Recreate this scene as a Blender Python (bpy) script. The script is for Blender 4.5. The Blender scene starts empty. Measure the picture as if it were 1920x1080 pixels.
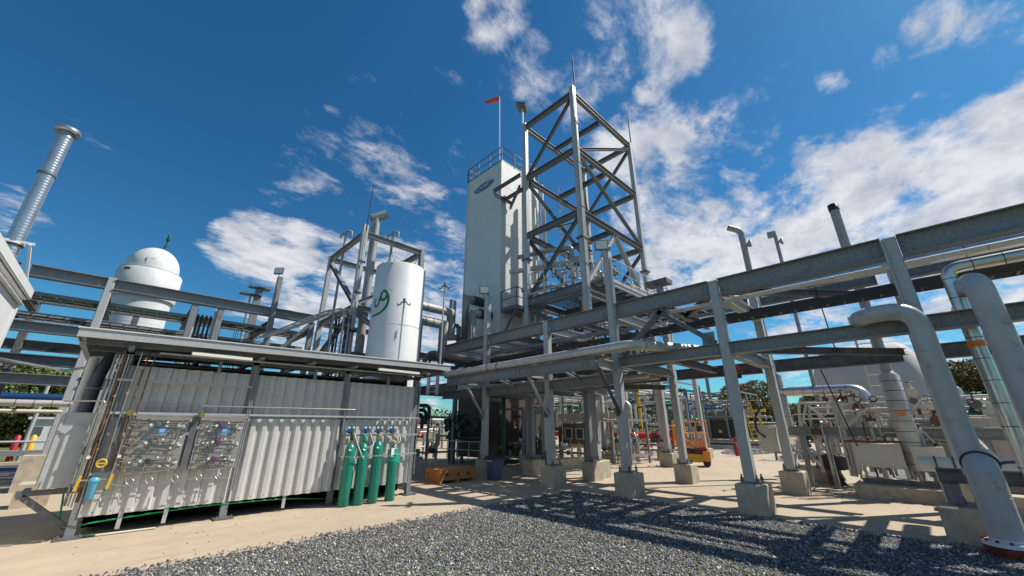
import bpy, bmesh, math, random
import numpy as np
from mathutils import Vector, Matrix
random.seed(7); np.random.seed(7)
sc = bpy.context.scene
COL = sc.collection
R = math.radians
# ------------------------------------------------------------------ camera, world, sun
# plant axes: +X runs away to the right, +Y away to the left, camera stands at the origin, eye height 1.7 m
cam = bpy.data.cameras.new('camera'); camo = bpy.data.objects.new('camera', cam); COL.objects.link(camo)
cam.sensor_width = 36; cam.lens = 36*720/1920; cam.clip_start = 0.05; cam.clip_end = 3000
pit = math.atan(260/720); yaw = R(45.7)
fwd = Vector((math.cos(yaw)*math.cos(pit), math.sin(yaw)*math.cos(pit), math.sin(pit)))
camo.location = (0, 0, 1.7); camo.rotation_euler = fwd.to_track_quat('-Z', 'Y').to_euler()
sc.camera = camo
SUN = Vector((0.67, -0.42, 1)).normalized()
sun_el = math.asin(SUN.z); sun_az = math.atan2(SUN.x, SUN.y)
sl = bpy.data.lights.new('sun', 'SUN'); sl.energy = 5.0; sl.angle = R(0.53); sl.color = (1, .94, .85)
slo = bpy.data.objects.new('sun', sl); COL.objects.link(slo); slo.rotation_euler = SUN.to_track_quat('Z', 'Y').to_euler(); slo.location = (30, -20, 50)
sc.view_settings.view_transform = 'Standard'; sc.view_settings.look = 'None'
sc.view_settings.exposure = 0.33; sc.view_settings.gamma = 1; sc.view_settings.use_curve_mapping = False

def nd(nt, t, **k):
    n = nt.nodes.new(t)
    for a, b in k.items(): setattr(n, a, b)
    return n
W = bpy.data.worlds.new('World'); sc.world = W; W.use_nodes = True
wt = W.node_tree; wt.nodes.clear(); wl = wt.links.new
wo = nd(wt, 'ShaderNodeOutputWorld'); bg = nd(wt, 'ShaderNodeBackground'); bg.inputs[1].default_value = 0.078
sky = nd(wt, 'ShaderNodeTexSky', sky_type='NISHITA'); sky.sun_disc = False
sky.sun_elevation = sun_el; sky.sun_rotation = sun_az; sky.altitude = 200; sky.air_density = 1.0; sky.dust_density = 0.3; sky.ozone_density = 1.6
hs = nd(wt, 'ShaderNodeHueSaturation'); hs.inputs['Saturation'].default_value = 1.22; hs.inputs['Value'].default_value = 0.95
wl(sky.outputs[0], hs.inputs['Color'])
tn = nd(wt, 'ShaderNodeMix', data_type='RGBA', blend_type='MULTIPLY'); tn.inputs['Factor'].default_value = 1; tn.inputs['B'].default_value = (.46, 1.0, 1.13, 1); wl(hs.outputs[0], tn.inputs['A'])
tc = nd(wt, 'ShaderNodeTexCoord')
def wm(op, a, b=None, c=None, cl=False):
    n = nd(wt, 'ShaderNodeMath', operation=op, use_clamp=cl)
    for i, x in enumerate((a, b, c)):
        if x is None: continue
        if isinstance(x, (int, float)): n.inputs[i].default_value = x
        else: wl(x, n.inputs[i])
    return n.outputs[0]
sx = nd(wt, 'ShaderNodeSeparateXYZ'); wl(tc.outputs['Generated'], sx.inputs[0])
zz = wm('MAXIMUM', sx.outputs[2], 0.0); zp = wm('ADD', zz, 0.12)
cx = nd(wt, 'ShaderNodeCombineXYZ'); wl(wm('DIVIDE', sx.outputs[0], zp), cx.inputs[0]); wl(wm('DIVIDE', sx.outputs[1], zp), cx.inputs[1])
def wnoise(scale, detail, rough, dist=0, off=0):
    mp = nd(wt, 'ShaderNodeMapping'); wl(cx.outputs[0], mp.inputs[0]); mp.inputs['Location'].default_value = (off, off*.7, off*.3)
    mp.inputs['Rotation'].default_value = (0, 0, R(-20)); mp.inputs['Scale'].default_value = (1, 1.35, 1)
    n = nd(wt, 'ShaderNodeTexNoise'); wl(mp.outputs[0], n.inputs['Vector'])
    n.inputs['Scale'].default_value = scale; n.inputs['Detail'].default_value = detail; n.inputs['Roughness'].default_value = rough; n.inputs['Distortion'].default_value = dist
    return n.outputs[0]
CLOUDS = [(0.56,0.24,0.793,.995,1.15),(0.64,0.193,0.744,.9977,1.05),(0.669,0.242,0.703,.9993,1.0),(0.377,0.419,0.826,.9979,1.05),(0.49,0.416,0.766,.9975,.95),(0.559,0.351,0.751,.9975,.95),
(0.244,0.814,0.527,.9949,.5),(0.34,0.751,0.566,.9938,.62),(0.439,0.676,0.592,.9971,.5),(0.13,0.925,0.358,.9979,1.35),(0.075,0.93,0.364,.9993,.9),(0.18,0.916,0.358,.9974,1.3),
(0.273,0.92,0.28,.9907,1.0),(0.492,0.815,0.306,.987,.95),(0.397,0.891,0.22,.9793,.9),(0.762,0.285,0.581,.9939,.85),(0.778,0.181,0.602,.9968,.75),(0.791,0.072,0.607,.9979,.7),
(0.815,0.325,0.479,.9951,1.1),(0.833,0.217,0.509,.9959,.9),(0.833,0.136,0.536,.9987,.7),(0.875,0.288,0.388,.99,1.2),(0.916,0.138,0.376,.9897,1.15),(0.922,0.004,0.386,.9907,1.1),
(0.906,-0.091,0.414,.9961,1.0),(0.897,-0.169,0.409,.9964,1.05),(0.884,-0.22,0.411,.9959,1.1),(0.948,-0.112,0.297,.9892,1.05),(0.798,-0.029,0.602,.9996,.85),(0.796,-0.1,0.597,.9998,.9),(0.787,-0.152,0.597,.9994,.8),
(0.806,-0.217,0.551,.9992,.9),(0.179,0.751,0.636,.9998,.4),(0.208,0.676,0.706,.9996,.42),(-0.12,0.958,0.261,.9999,.6),(-0.2,0.928,0.313,.9993,.6),(0.738,0.255,0.624,.9972,.7),
(0.971,0.044,0.234,.9848,.9),(0.892,0.09,0.443,.999,.6),(0.93,-0.35,0.2,.95,.9),(0.8,-0.55,0.35,.96,.8),(-0.6,0.75,0.25,.97,.6),(-0.5,-0.7,0.4,.93,.7),(0.1,-0.8,0.55,.95,.7),(-0.8,0.1,0.45,.95,.7)]
acc = None
for (a, b, c, co, wgt) in CLOUDS:
    v = nd(wt, 'ShaderNodeVectorMath', operation='DOT_PRODUCT'); wl(tc.outputs['Generated'], v.inputs[0]); v.inputs[1].default_value = Vector((a, b, c)).normalized()
    mr = nd(wt, 'ShaderNodeMapRange', interpolation_type='SMOOTHSTEP')
    mr.inputs['From Min'].default_value = 1-(1-co)*3.0; mr.inputs['From Max'].default_value = 1-(1-co)*0.1
    mr.inputs['To Min'].default_value = 0; mr.inputs['To Max'].default_value = wgt
    wl(v.outputs['Value'], mr.inputs['Value'])
    acc = mr.outputs[0] if acc is None else wm('MAXIMUM', acc, mr.outputs[0])
n1 = wnoise(2.3, 12, .62, .3, 3.1); n2 = wnoise(9, 9, .66, .4, 9.4)
nn = wm('SUBTRACT', wm('ADD', wm('MULTIPLY', n1, 1.35), wm('MULTIPLY', n2, .55)), .46)
dens = wm('ADD', nn, wm('MULTIPLY', acc, .40))          # noise ~0.5 centred
mr = nd(wt, 'ShaderNodeMapRange', interpolation_type='SMOOTHSTEP'); wl(dens, mr.inputs['Value'])
mr.inputs['From Min'].default_value = .68; mr.inputs['From Max'].default_value = 1.0
cov = mr.outputs[0]
n3 = wnoise(5.0, 6, .6, .2, 21.0)
mr2 = nd(wt, 'ShaderNodeMapRange'); wl(n3, mr2.inputs['Value']); mr2.inputs['From Min'].default_value = .32; mr2.inputs['From Max'].default_value = .62
cm = nd(wt, 'ShaderNodeMix', data_type='RGBA'); wl(mr2.outputs[0], cm.inputs['Factor'])
cm.inputs['A'].default_value = (4.9, 5.3, 6.2, 1); cm.inputs['B'].default_value = (8.6, 8.6, 8.9, 1)
mx = nd(wt, 'ShaderNodeMix', data_type='RGBA'); wl(wm('MULTIPLY', cov, .93), mx.inputs['Factor']); wl(tn.outputs['Result'], mx.inputs['A']); wl(cm.outputs['Result'], mx.inputs['B'])
wl(mx.outputs['Result'], bg.inputs[0]); wl(bg.outputs[0], wo.inputs[0])

# ------------------------------------------------------------------ materials
def M(name, c1, c2=None, scale=4, rough=.5, metal=0, bump=0, bscale=40, stretch=(1, 1, 1), lo=.35, hi=.65, detail=6, c3=None, s3=1.0, t3=.6, island=0, rvar=.12):
    m = bpy.data.materials.new(name); m.use_nodes = True; nt = m.node_tree; L = nt.links.new
    b = nt.nodes['Principled BSDF']; b.inputs['Metallic'].default_value = metal; b.inputs['Roughness'].default_value = rough
    tcn = nd(nt, 'ShaderNodeTexCoord'); mp = nd(nt, 'ShaderNodeMapping'); mp.inputs['Scale'].default_value = stretch; L(tcn.outputs['Object'], mp.inputs[0])
    n = nd(nt, 'ShaderNodeTexNoise'); n.inputs['Scale'].default_value = scale; n.inputs['Detail'].default_value = detail; n.inputs['Roughness'].default_value = .62; L(mp.outputs[0], n.inputs['Vector'])
    r = nd(nt, 'ShaderNodeMapRange'); r.inputs['From Min'].default_value = lo; r.inputs['From Max'].default_value = hi; L(n.outputs[0], r.inputs['Value'])
    mix = nd(nt, 'ShaderNodeMix', data_type='RGBA'); mix.inputs['A'].default_value = (*c1, 1); mix.inputs['B'].default_value = (*(c2 or [x*.82 for x in c1]), 1)
    L(r.outputs[0], mix.inputs['Factor']); out = mix.outputs['Result']
    if c3:
        n3 = nd(nt, 'ShaderNodeTexNoise'); n3.inputs['Scale'].default_value = s3; n3.inputs['Detail'].default_value = 8; n3.inputs['Roughness'].default_value = .7; L(mp.outputs[0], n3.inputs['Vector'])
        r3 = nd(nt, 'ShaderNodeMapRange'); r3.inputs['From Min'].default_value = t3; r3.inputs['From Max'].default_value = t3+.12; L(n3.outputs[0], r3.inputs['Value'])
        m3 = nd(nt, 'ShaderNodeMix', data_type='RGBA'); L(r3.outputs[0], m3.inputs['Factor']); L(out, m3.inputs['A']); m3.inputs['B'].default_value = (*c3, 1); out = m3.outputs['Result']
    if island:
        g = nd(nt, 'ShaderNodeNewGeometry'); h = nd(nt, 'ShaderNodeHueSaturation'); L(out, h.inputs['Color'])
        rr = nd(nt, 'ShaderNodeMapRange'); rr.inputs['To Min'].default_value = 1-island; rr.inputs['To Max'].default_value = 1+island; L(g.outputs['Random Per Island'], rr.inputs['Value']); L(rr.outputs[0], h.inputs['Value']); out = h.outputs[0]
    L(out, b.inputs['Base Color'])
    rv = nd(nt, 'ShaderNodeMapRange'); rv.inputs['To Min'].default_value = max(.03, rough-rvar); rv.inputs['To Max'].default_value = min(1, rough+rvar); L(n.outputs[0], rv.inputs['Value']); L(rv.outputs[0], b.inputs['Roughness'])
    if bump:
        nb = nd(nt, 'ShaderNodeTexNoise'); nb.inputs['Scale'].default_value = bscale; nb.inputs['Detail'].default_value = 5; L(mp.outputs[0], nb.inputs['Vector'])
        bp = nd(nt, 'ShaderNodeBump'); bp.inputs['Strength'].default_value = bump; bp.inputs['Distance'].default_value = .02; L(nb.outputs[0], bp.inputs['Height']); L(bp.outputs[0], b.inputs['Normal'])
    return m
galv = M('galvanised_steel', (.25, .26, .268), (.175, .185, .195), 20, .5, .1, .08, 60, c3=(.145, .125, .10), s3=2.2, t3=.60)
galv2 = M('galvanised_steel_light', (.45, .45, .445), (.36, .365, .37), 24, .45, .08, .08, 60, c3=(.31, .30, .28), s3=2.6, t3=.64)  # paler galvanised copy; on legs and columns sunlit brightness is put into the colour
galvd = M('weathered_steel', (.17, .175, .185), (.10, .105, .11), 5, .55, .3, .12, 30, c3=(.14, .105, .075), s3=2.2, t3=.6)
white = M('white_paint', (.64, .64, .635), (.58, .58, .575), 2, .55, 0, 0, c3=(.55, .53, .48), s3=.9, t3=.66)
cream = M('cream_paint', (.62, .58, .50), (.54, .50, .42), 2.5, .42, 0, 0, c3=(.36, .28, .19), s3=2.6, t3=.66)
greyp = M('grey_paint_pipe', (.45, .455, .46), (.38, .385, .39), 3.2, .38, 0, .05, 18, c3=(.29, .26, .22), s3=3.2, t3=.585)
stackm = M('grey_stack_paint', (.36, .355, .35), (.27, .265, .26), 4, .45, .1, .05, 20, c3=(.24, .20, .17), s3=2.0, t3=.6)
jacket = M('aluminium_jacket', (.66, .655, .64), (.5, .495, .48), 3, .3, .85, .08, 9, rvar=.1)
jacketw = M('insulation_jacket_dull', (.56, .54, .50), (.45, .43, .39), 3, .42, .35, .1, 14, c3=(.34, .25, .16), s3=2.2, t3=.63)
duct = M('grey_duct_insulation', (.40, .385, .36), (.31, .30, .28), 3, .55, .2, .1, 20, c3=(.11, .09, .07), s3=2, t3=.6)
spiral = M('spiral_duct', (.50, .53, .56), (.38, .41, .44), 5, .3, .8, .05, 30)
corr = M('corrugated_panel', (.58, .565, .53), (.51, .495, .465), 3, .5, .1, .04, 20, c3=(.33, .30, .26), s3=1.5, t3=.66)
concb = M('pedestal_concrete', (.50, .435, .335), (.38, .325, .245), 5, .85, 0, .18, 45, c3=(.19, .16, .12), s3=2.3, t3=.58)
dark = M('black_rubber', (.02, .02, .022), (.035, .034, .034), 8, .6, 0)
darkblue = M('dark_blue_insulation', (.022, .032, .055), (.04, .05, .07), 5, .55, 0, .1)
rust = M('rust', (.2, .09, .04), (.1, .05, .03), 8, .8, 0, .2)
green = M('green_cylinder_paint', (.008, .235, .17), (.01, .195, .14), 3, .32, 0, .02, c3=(.07, .15, .12), s3=9, t3=.60)
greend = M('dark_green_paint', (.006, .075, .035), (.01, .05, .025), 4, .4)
orange = M('orange_paint', (.78, .26, .015), (.66, .2, .015), 4, .4, 0, 0, c3=(.3, .1, .03), s3=5, t3=.64)
yellow = M('yellow_paint', (.72, .45, .02), (.6, .36, .02), 6, .4)
red = M('red_paint', (.42, .018, .018), (.32, .02, .02), 4, .4)
redd = M('dark_red_primer', (.17, .012, .01), (.12, .01, .01), 5, .5)
bluep = M('dark_blue_jacket', (.010, .05, .15), (.01, .04, .12), 3, .35)
blue = M('blue_paint', (.012, .12, .34), (.01, .09, .27), 4, .35)
cyan = M('blue_filter_housing', (.08, .36, .52), (.06, .3, .45), 4, .3)
panelg = M('panel_backplate', (.33, .325, .31), (.28, .275, .26), 3, .45, .2, .02)
steel = M('stainless_tubing', (.55, .52, .48), (.42, .39, .35), 10, .28, .8)
brass = M('brass_fitting', (.5, .36, .14), (.4, .28, .1), 10, .35, .8)
woodc = M('crate_plywood', (.58, .245, .06), (.46, .17, .04), 6, .6, 0, .15, 40, stretch=(1, 1, 6), c3=(.22, .1, .04), s3=5, t3=.64)
binb = M('bin_plastic', (.06, .095, .15), (.075, .11, .165), 5, .45)
brown = M('dark_brown', (.10, .072, .05), (.07, .05, .036), 3, .6, 0, .1)
leafd = M('leaf_green', (.10, .15, .035), (.17, .19, .045), .25, .6, 0, 0, island=.5, lo=.4, hi=.6)
leafo = M('leaf_autumn', (.16, .16, .035), (.24, .15, .04), .3, .6, 0, 0, island=.5, lo=.4, hi=.6)
bark = M('bark', (.09, .07, .05), (.05, .04, .03), 5, .9, 0, .3)
labelw = M('white_label', (.75, .75, .72), (.68, .68, .66), 5, .5)
labelb = M('blue_label', (.01, .22, .5), (.01, .19, .45), 5, .4)
navy = M('navy_logo', (.01, .035, .20), (.01, .03, .17), 5, .4)
logog = M('green_logo', (.008, .16, .035), (.01, .14, .03), 5, .4)
purple = M('purple_regulator', (.16, .06, .18), (.1, .05, .12), 8, .4)
glassm = M('grey_glass', (.10, .12, .14), (.08, .1, .12), 3, .12)
tube_l = M('fluorescent_tube_diffuser', (.82, .8, .7), (.78, .76, .66), 3, .4)
asph = M('asphalt', (.06, .06, .062), (.045, .045, .047), 1.5, .9, 0, .2, 30)
socko = M('windsock_fabric', (.75, .10, .03), (.6, .08, .03), 5, .7)

galv_shade = M('galvanised_steel_shade_tone', (.17, .18, .19), (.125, .13, .14), 22, .5, .1, .08, 60, c3=(.12, .11, .095), s3=2.4, t3=.62)  # darker galvanised copy; shade on the tower beams is put into the colour
# ground materials
def ground_mat():
    m = bpy.data.materials.new('concrete_slab'); m.use_nodes = True; nt = m.node_tree; L = nt.links.new; b = nt.nodes['Principled BSDF']
    t = nd(nt, 'ShaderNodeTexCoord')
    def noi(s, d=8, r=.6, st=(1, 1, 1)):
        mp = nd(nt, 'ShaderNodeMapping'); mp.inputs['Scale'].default_value = st; L(t.outputs['Object'], mp.inputs[0])
        n = nd(nt, 'ShaderNodeTexNoise'); n.inputs['Scale'].default_value = s; n.inputs['Detail'].default_value = d; n.inputs['Roughness'].default_value = r; L(mp.outputs[0], n.inputs['Vector']); return n.outputs[0]
    def rng(x, a, b_, c=0, d=1):
        r = nd(nt, 'ShaderNodeMapRange'); L(x, r.inputs['Value']); r.inputs['From Min'].default_value = a; r.inputs['From Max'].default_value = b_; r.inputs['To Min'].default_value = c; r.inputs['To Max'].default_value = d; return r.outputs[0]
    def mixc(f, A, B):
        x = nd(nt, 'ShaderNodeMix', data_type='RGBA'); L(f, x.inputs['Factor'])
        for nm, v in (('A', A), ('B', B)):
            if isinstance(v, tuple): x.inputs[nm].default_value = (*v, 1)
            else: L(v, x.inputs[nm])
        return x.outputs['Result']
    c = mixc(rng(noi(.5), .35, .65), (.435, .355, .255), (.37, .30, .215))
    c = mixc(rng(noi(2.2, 10, .7), .46, .7, 0, .85), c, (.33, .26, .18))
    c = mixc(rng(noi(1.1, 10, .75, (.4, 2.5, 1)), .56, .68, 0, .7), c, (.25, .185, .125))
    c = mixc(rng(noi(38, 3, .6), .68, .74, 0, .7), c, (.14, .11, .09))
    c = mixc(rng(noi(90, 2, .6), .4, .7, 0, .25), c, (.56, .46, .34))
    L(c, b.inputs['Base Color']); b.inputs['Roughness'].default_value = .88
    bp = nd(nt, 'ShaderNodeBump'); bp.inputs['Strength'].default_value = .18; bp.inputs['Distance'].default_value = .01; L(noi(60, 6, .7), bp.inputs['Height']); L(bp.outputs[0], b.inputs['Normal'])
    return m
conc = ground_mat()
def gravel_mats():
    out = []
    for nm, isl in (('gravel_bed', 0), ('gravel_stones', 1)):
        m = bpy.data.materials.new(nm); m.use_nodes = True; nt = m.node_tree; L = nt.links.new; b = nt.nodes['Principled BSDF']; b.inputs['Roughness'].default_value = .8
        cr = nd(nt, 'ShaderNodeValToRGB'); e = cr.color_ramp.elements
        e[0].position = 0; e[0].color = (.05, .055, .065, 1); e[1].position = 1; e[1].color = (.62, .6, .56, 1)
        for p, c in ((.25, (.07, .075, .085)), (.48, (.125, .135, .15)), (.68, (.21, .215, .22)), (.8, (.33, .30, .26)), (.88, (.24, .175, .13)), (.94, (.45, .44, .42))):
            x = e.new(p); x.color = (*c, 1)
        if isl:
            g = nd(nt, 'ShaderNodeNewGeometry'); L(g.outputs['Random Per Island'], cr.inputs[0])
        else:
            t = nd(nt, 'ShaderNodeTexCoord'); v = nd(nt, 'ShaderNodeTexVoronoi'); v.inputs['Scale'].default_value = 34; L(t.outputs['Object'], v.inputs['Vector'])
            s = nd(nt, 'ShaderNodeSeparateColor'); L(v.outputs['Color'], s.inputs[0]); L(s.outputs[0], cr.inputs[0])
            bp = nd(nt, 'ShaderNodeBump'); bp.inputs['Strength'].default_value = 1; bp.inputs['Distance'].default_value = .03; bp.invert = True; L(v.outputs['Distance'], bp.inputs['Height']); L(bp.outputs[0], b.inputs['Normal'])
        L(cr.outputs[0], b.inputs['Base Color']); out.append(m)
    return out
gbed, gstone = gravel_mats()
grassm = M('grass_and_scrub', (.09, .11, .03), (.14, .13, .05), .35, .95, 0, .5, 8, c3=(.22, .18, .10), s3=.08, t3=.55)

# ------------------------------------------------------------------ mesh builder
V3 = Vector
def frame_of(d, up=None):
    d = d.normalized(); up = V3(up) if up is not None else (V3((0, 0, 1)) if abs(d.z) < .9 else V3((1, 0, 0)))
    s = d.cross(up); s.normalize(); u = s.cross(d); u.normalize(); return s, u
class MB:
    def __init__(s): s.v = []; s.f = []; s.sm = []
    def add(s, vs, fs, sm=False):
        o = len(s.v); s.v += [tuple(x) for x in vs]; s.f += [tuple(i+o for i in f) for f in fs]; s.sm += [sm]*len(fs)
    def box(s, c, d, rz=0, rx=0, ry=0):
        c = V3(c); h = V3(d)/2; m = Matrix.Rotation(rz, 3, 'Z') @ Matrix.Rotation(ry, 3, 'Y') @ Matrix.Rotation(rx, 3, 'X')
        vs = [c + m @ V3((x*h.x, y*h.y, z*h.z)) for x in (-1, 1) for y in (-1, 1) for z in (-1, 1)]
        s.add(vs, [(0, 1, 3, 2), (4, 6, 7, 5), (0, 4, 5, 1), (2, 3, 7, 6), (0, 2, 6, 4), (1, 5, 7, 3)]); return s
    def bx(s, a, b): a = V3(a); b = V3(b); return s.box((a+b)/2, [abs(x) for x in (b-a)])
    def prism(s, prof, p0, p1, up=None):
        p0 = V3(p0); p1 = V3(p1); sd, u = frame_of(p1-p0, up); n = len(prof)
        vs = [p0 + sd*a + u*b for a, b in prof] + [p1 + sd*a + u*b for a, b in prof]
        fs = [(i, (i+1) % n, n+(i+1) % n, n+i) for i in range(n)] + [tuple(range(n))[::-1], tuple(range(n, 2*n))]
        s.add(vs, fs); return s
    def ibeam(s, p0, p1, h=.32, b=.2, tf=.02, tw=.014, up=None):
        H = h/2; B = b/2; w = tw/2
        return s.prism([(-B, -H), (B, -H), (B, -H+tf), (w, -H+tf), (w, H-tf), (B, H-tf), (B, H), (-B, H), (-B, H-tf), (-w, H-tf), (-w, -H+tf), (-B, -H+tf)], p0, p1, up)
    def angle(s, p0, p1, a=.09, t=.012, up=None):
        return s.prism([(0, 0), (a, 0), (a, t), (t, t), (t, a), (0, a)], p0, p1, up)
    def chan(s, p0, p1, h=.2, b=.08, t=.012, up=None):
        H = h/2
        return s.prism([(0, -H), (b, -H), (b, -H+t), (t, -H+t), (t, H-t), (b, H-t), (b, H), (0, H)], p0, p1, up)
    def bar(s, p0, p1, w, h, up=None):
        return s.prism([(-w/2, -h/2), (w/2, -h/2), (w/2, h/2), (-w/2, h/2)], p0, p1, up)
    def tube(s, pts, r, seg=10, bend=0, nb=6, cap=True, rr=None):
        P = [V3(p) for p in pts]; Q = [P[0]]
        if bend > 0:
            for i in range(1, len(P)-1):
                a, b, c = P[i-1], P[i], P[i+1]; d1 = (a-b); d2 = (c-b); l = min(bend, d1.length*.49, d2.length*.49)
                s0 = b + d1.normalized()*l; s1 = b + d2.normalized()*l
                for k in range(nb+1):
                    t = k/nb; Q.append(s0*(1-t)**2 + b*2*t*(1-t) + s1*t*t)
            Q.append(P[-1])
        else: Q = P
        n = len(Q); T = []
        for i in range(n):
            if i == 0: t = Q[1]-Q[0]
            elif i == n-1: t = Q[-1]-Q[-2]
            else: t = (Q[i]-Q[i-1]).normalized()+(Q[i+1]-Q[i]).normalized()
            T.append(t.normalized())
        sd, u = frame_of(T[0]); vs = []
        for i in range(n):
            u = (u - T[i]*u.dot(T[i])).normalized(); sd = T[i].cross(u)
            if 0 < i < n-1 and bend == 0:
                din = (Q[i]-Q[i-1]).normalized(); cosv = max(.3, din.dot(T[i]))
                # mitre: stretch in the plane of the bend
                nrm = (T[i] - din*0); ax = (Q[i+1]-Q[i]).normalized() - din
                if ax.length > 1e-4: ax.normalize()
            else: cosv = 1; ax = None
            rad = rr[i] if rr else r
            for k in range(seg):
                a = 2*math.pi*k/seg; o = (u*math.cos(a)+sd*math.sin(a))*rad
                if ax is not None and cosv < .999: o = o + ax*(o.dot(ax))*(1/cosv-1)
                vs.append(Q[i]+o)
        fs = [(i*seg+k, i*seg+(k+1) % seg, (i+1)*seg+(k+1) % seg, (i+1)*seg+k) for i in range(n-1) for k in range(seg)]
        s.add(vs, fs, True)
        if cap: s.add([vs[k] for k in range(seg)], [tuple(range(seg))[::-1]]); s.add(vs[-seg:], [tuple(range(seg))])
        return s
    def lathe(s, base, prof, seg=24, axis=(0, 0, 1), smooth=True):
        base = V3(base); ax = V3(axis).normalized(); sd, u = frame_of(ax); vs = []
        for r, z in prof:
            for k in range(seg):
                a = 2*math.pi*k/seg; vs.append(base+ax*z+(sd*math.cos(a)+u*math.sin(a))*r)
        n = len(prof)
        s.add(vs, [(i*seg+k, i*seg+(k+1) % seg, (i+1)*seg+(k+1) % seg, (i+1)*seg+k) for i in range(n-1) for k in range(seg)], smooth)
        for i, rv in ((0, True), (n-1, False)):
            if prof[i][0] > 1e-4: s.add(vs[i*seg:(i+1)*seg], [tuple(range(seg))[::-1] if rv else tuple(range(seg))])
        return s
    def torus(s, c, Rr, r, axis=(0, 0, 1), seg=16, m=6):
        c = V3(c); ax = V3(axis).normalized(); sd, u = frame_of(ax)
        pts = [c+(sd*math.cos(2*math.pi*k/seg)+u*math.sin(2*math.pi*k/seg))*Rr for k in range(seg)]
        vs = []
        for k, p in enumerate(pts):
            o = (p-c).normalized()
            for j in range(m):
                a = 2*math.pi*j/m; vs.append(p+(o*math.cos(a)+ax*math.sin(a))*r)
        s.add(vs, [(k*m+j, ((k+1) % seg)*m+j, ((k+1) % seg)*m+(j+1) % m, k*m+(j+1) % m) for k in range(seg) for j in range(m)], True); return s
    def mesh(s, name, mat, org=(0, 0, 0)):
        me = bpy.data.meshes.new(name); o = V3(org)
        a = np.array(s.v, dtype=np.float32) - np.array(o, dtype=np.float32)
        me.from_pydata(a.tolist(), [], s.f); me.polygons.foreach_set('use_smooth', s.sm)
        bmx = bmesh.new(); bmx.from_mesh(me); bmesh.ops.recalc_face_normals(bmx, faces=bmx.faces); bmx.to_mesh(me); bmx.free()
        me.materials.append(mat); me.update(); return me
ORG = {}
def tag(o, label=None, cat=None, group=None, kind=None):
    for k, v in (('label', label), ('category', cat), ('group', group), ('kind', kind)):
        if v: o[k] = v
    return o
def thing(name, label, cat, loc=(0, 0, 0), group=None):
    o = bpy.data.objects.new(name, None); o.empty_display_size = .2; COL.objects.link(o); o.location = loc; ORG[o.name] = V3(loc); return tag(o, label, cat, group)
def part(name, mb, mat, parent, label=None, kind=None):
    org = ORG[parent.name]; o = bpy.data.objects.new(name, mb.mesh(name, mat, org)); COL.objects.link(o); o.parent = parent; ORG[o.name] = org; return tag(o, label, None, None, kind)
def solo(name, mb, mat, label, cat, group=None, loc=None):
    a = np.array(s_ := mb.v); org = V3(loc) if loc else V3(((a[:, 0].min()+a[:, 0].max())/2, (a[:, 1].min()+a[:, 1].max())/2, a[:, 2].min()))
    o = bpy.data.objects.new(name, mb.mesh(name, mat, org)); COL.objects.link(o); o.location = org; ORG[o.name] = org; return tag(o, label, cat, group)
def struct(name, mb, mat, kind='structure'):
    o = bpy.data.objects.new(name, mb.mesh(name, mat)); COL.objects.link(o); return tag(o, kind=kind)
def copy_tree(o, parent=None):
    c = o.copy(); COL.objects.link(c)
    if parent: c.parent = parent
    for ch in list(o.children): copy_tree(ch, c)
    return c
def share(name, me, parent, loc, rz=0, label=None):
    o = bpy.data.objects.new(name, me); COL.objects.link(o); o.parent = parent; o.location = V3(loc)-ORG[parent.name]; o.rotation_euler.z = rz; return tag(o, label)

# ------------------------------------------------------------------ ground
struct('ground', MB().bx((-900, -900, -.6), (900, 900, -.012)), grassm)
g = MB(); g.bx((-9, 7.4, -.3), (62, 20.6, 0)); g.bx((9, 20.6, -.3), (62, 44, 0)); g.bx((9.55, -26, -.3), (62, 7.4, 0)); g.bx((-9, -26, -.3), (9.55, 7.4, -.05))
struct('concrete_pavement', g, conc)
g = MB(); g.bx((-8.9, -25.9, -.049), (9.5, 7.35, -.02)); struct('gravel_bed', g, gbed)
g = MB(); g.bx((-60, 20.6, -.3), (9, 30.6, -.004)); struct('road', g, asph)
g = MB(); g.bx((-60, 26.4, -.003), (9, 26.7, .001)); struct('road_line', g, white)
g = MB(); g.bx((-60, 30.6, -.2), (9, 31.2, .12)); g.bx((-60, 20.35, .001), (-1.9, 20.55, .14)); struct('kerb', g, concb)

def stones(n, region, seed, zf=-.02, rmin=.008, rmax=.019):
    rs = np.random.RandomState(seed); x0, y0, x1, y1 = region
    p = np.stack([rs.uniform(x0, x1, n), rs.uniform(y0, y1, n)], 1)
    base = np.array([[1, 0, 0], [-1, 0, 0], [0, 1, 0], [0, -1, 0], [0, 0, 1], [0, 0, -1]], float)
    fc = np.array([[0, 2, 4], [2, 1, 4], [1, 3, 4], [3, 0, 4], [2, 0, 5], [1, 2, 5], [3, 1, 5], [0, 3, 5]])
    rr = rs.uniform(rmin, rmax, n)*(1+.7*(rs.rand(n) > .93))
    v = base[None]*rr[:, None, None]*rs.uniform(.65, 1.3, (n, 6, 1)); v = v + rs.uniform(-.3, .3, (n, 6, 3))*rr[:, None, None]
    v[:, :, 2] *= .75
    ang = rs.uniform(0, 6.28, n); tl = rs.uniform(-.6, .6, n); ca, sa = np.cos(ang), np.sin(ang); ct, st = np.cos(tl), np.sin(tl)
    x, y, z = v[..., 0].copy(), v[..., 1].copy(), v[..., 2].copy()
    y, z = y*ct[:, None]-z*st[:, None], y*st[:, None]+z*ct[:, None]
    x, y = x*ca[:, None]-y*sa[:, None], x*sa[:, None]+y*ca[:, None]
    v = np.stack([x+p[:, None, 0], y+p[:, None, 1], z+zf+rs.uniform(.002, .02, n)[:, None]], -1).reshape(-1, 3)
    f = (fc[None]+(np.arange(n)*6)[:, None, None]).reshape(-1, 3)
    return v, f
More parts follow.
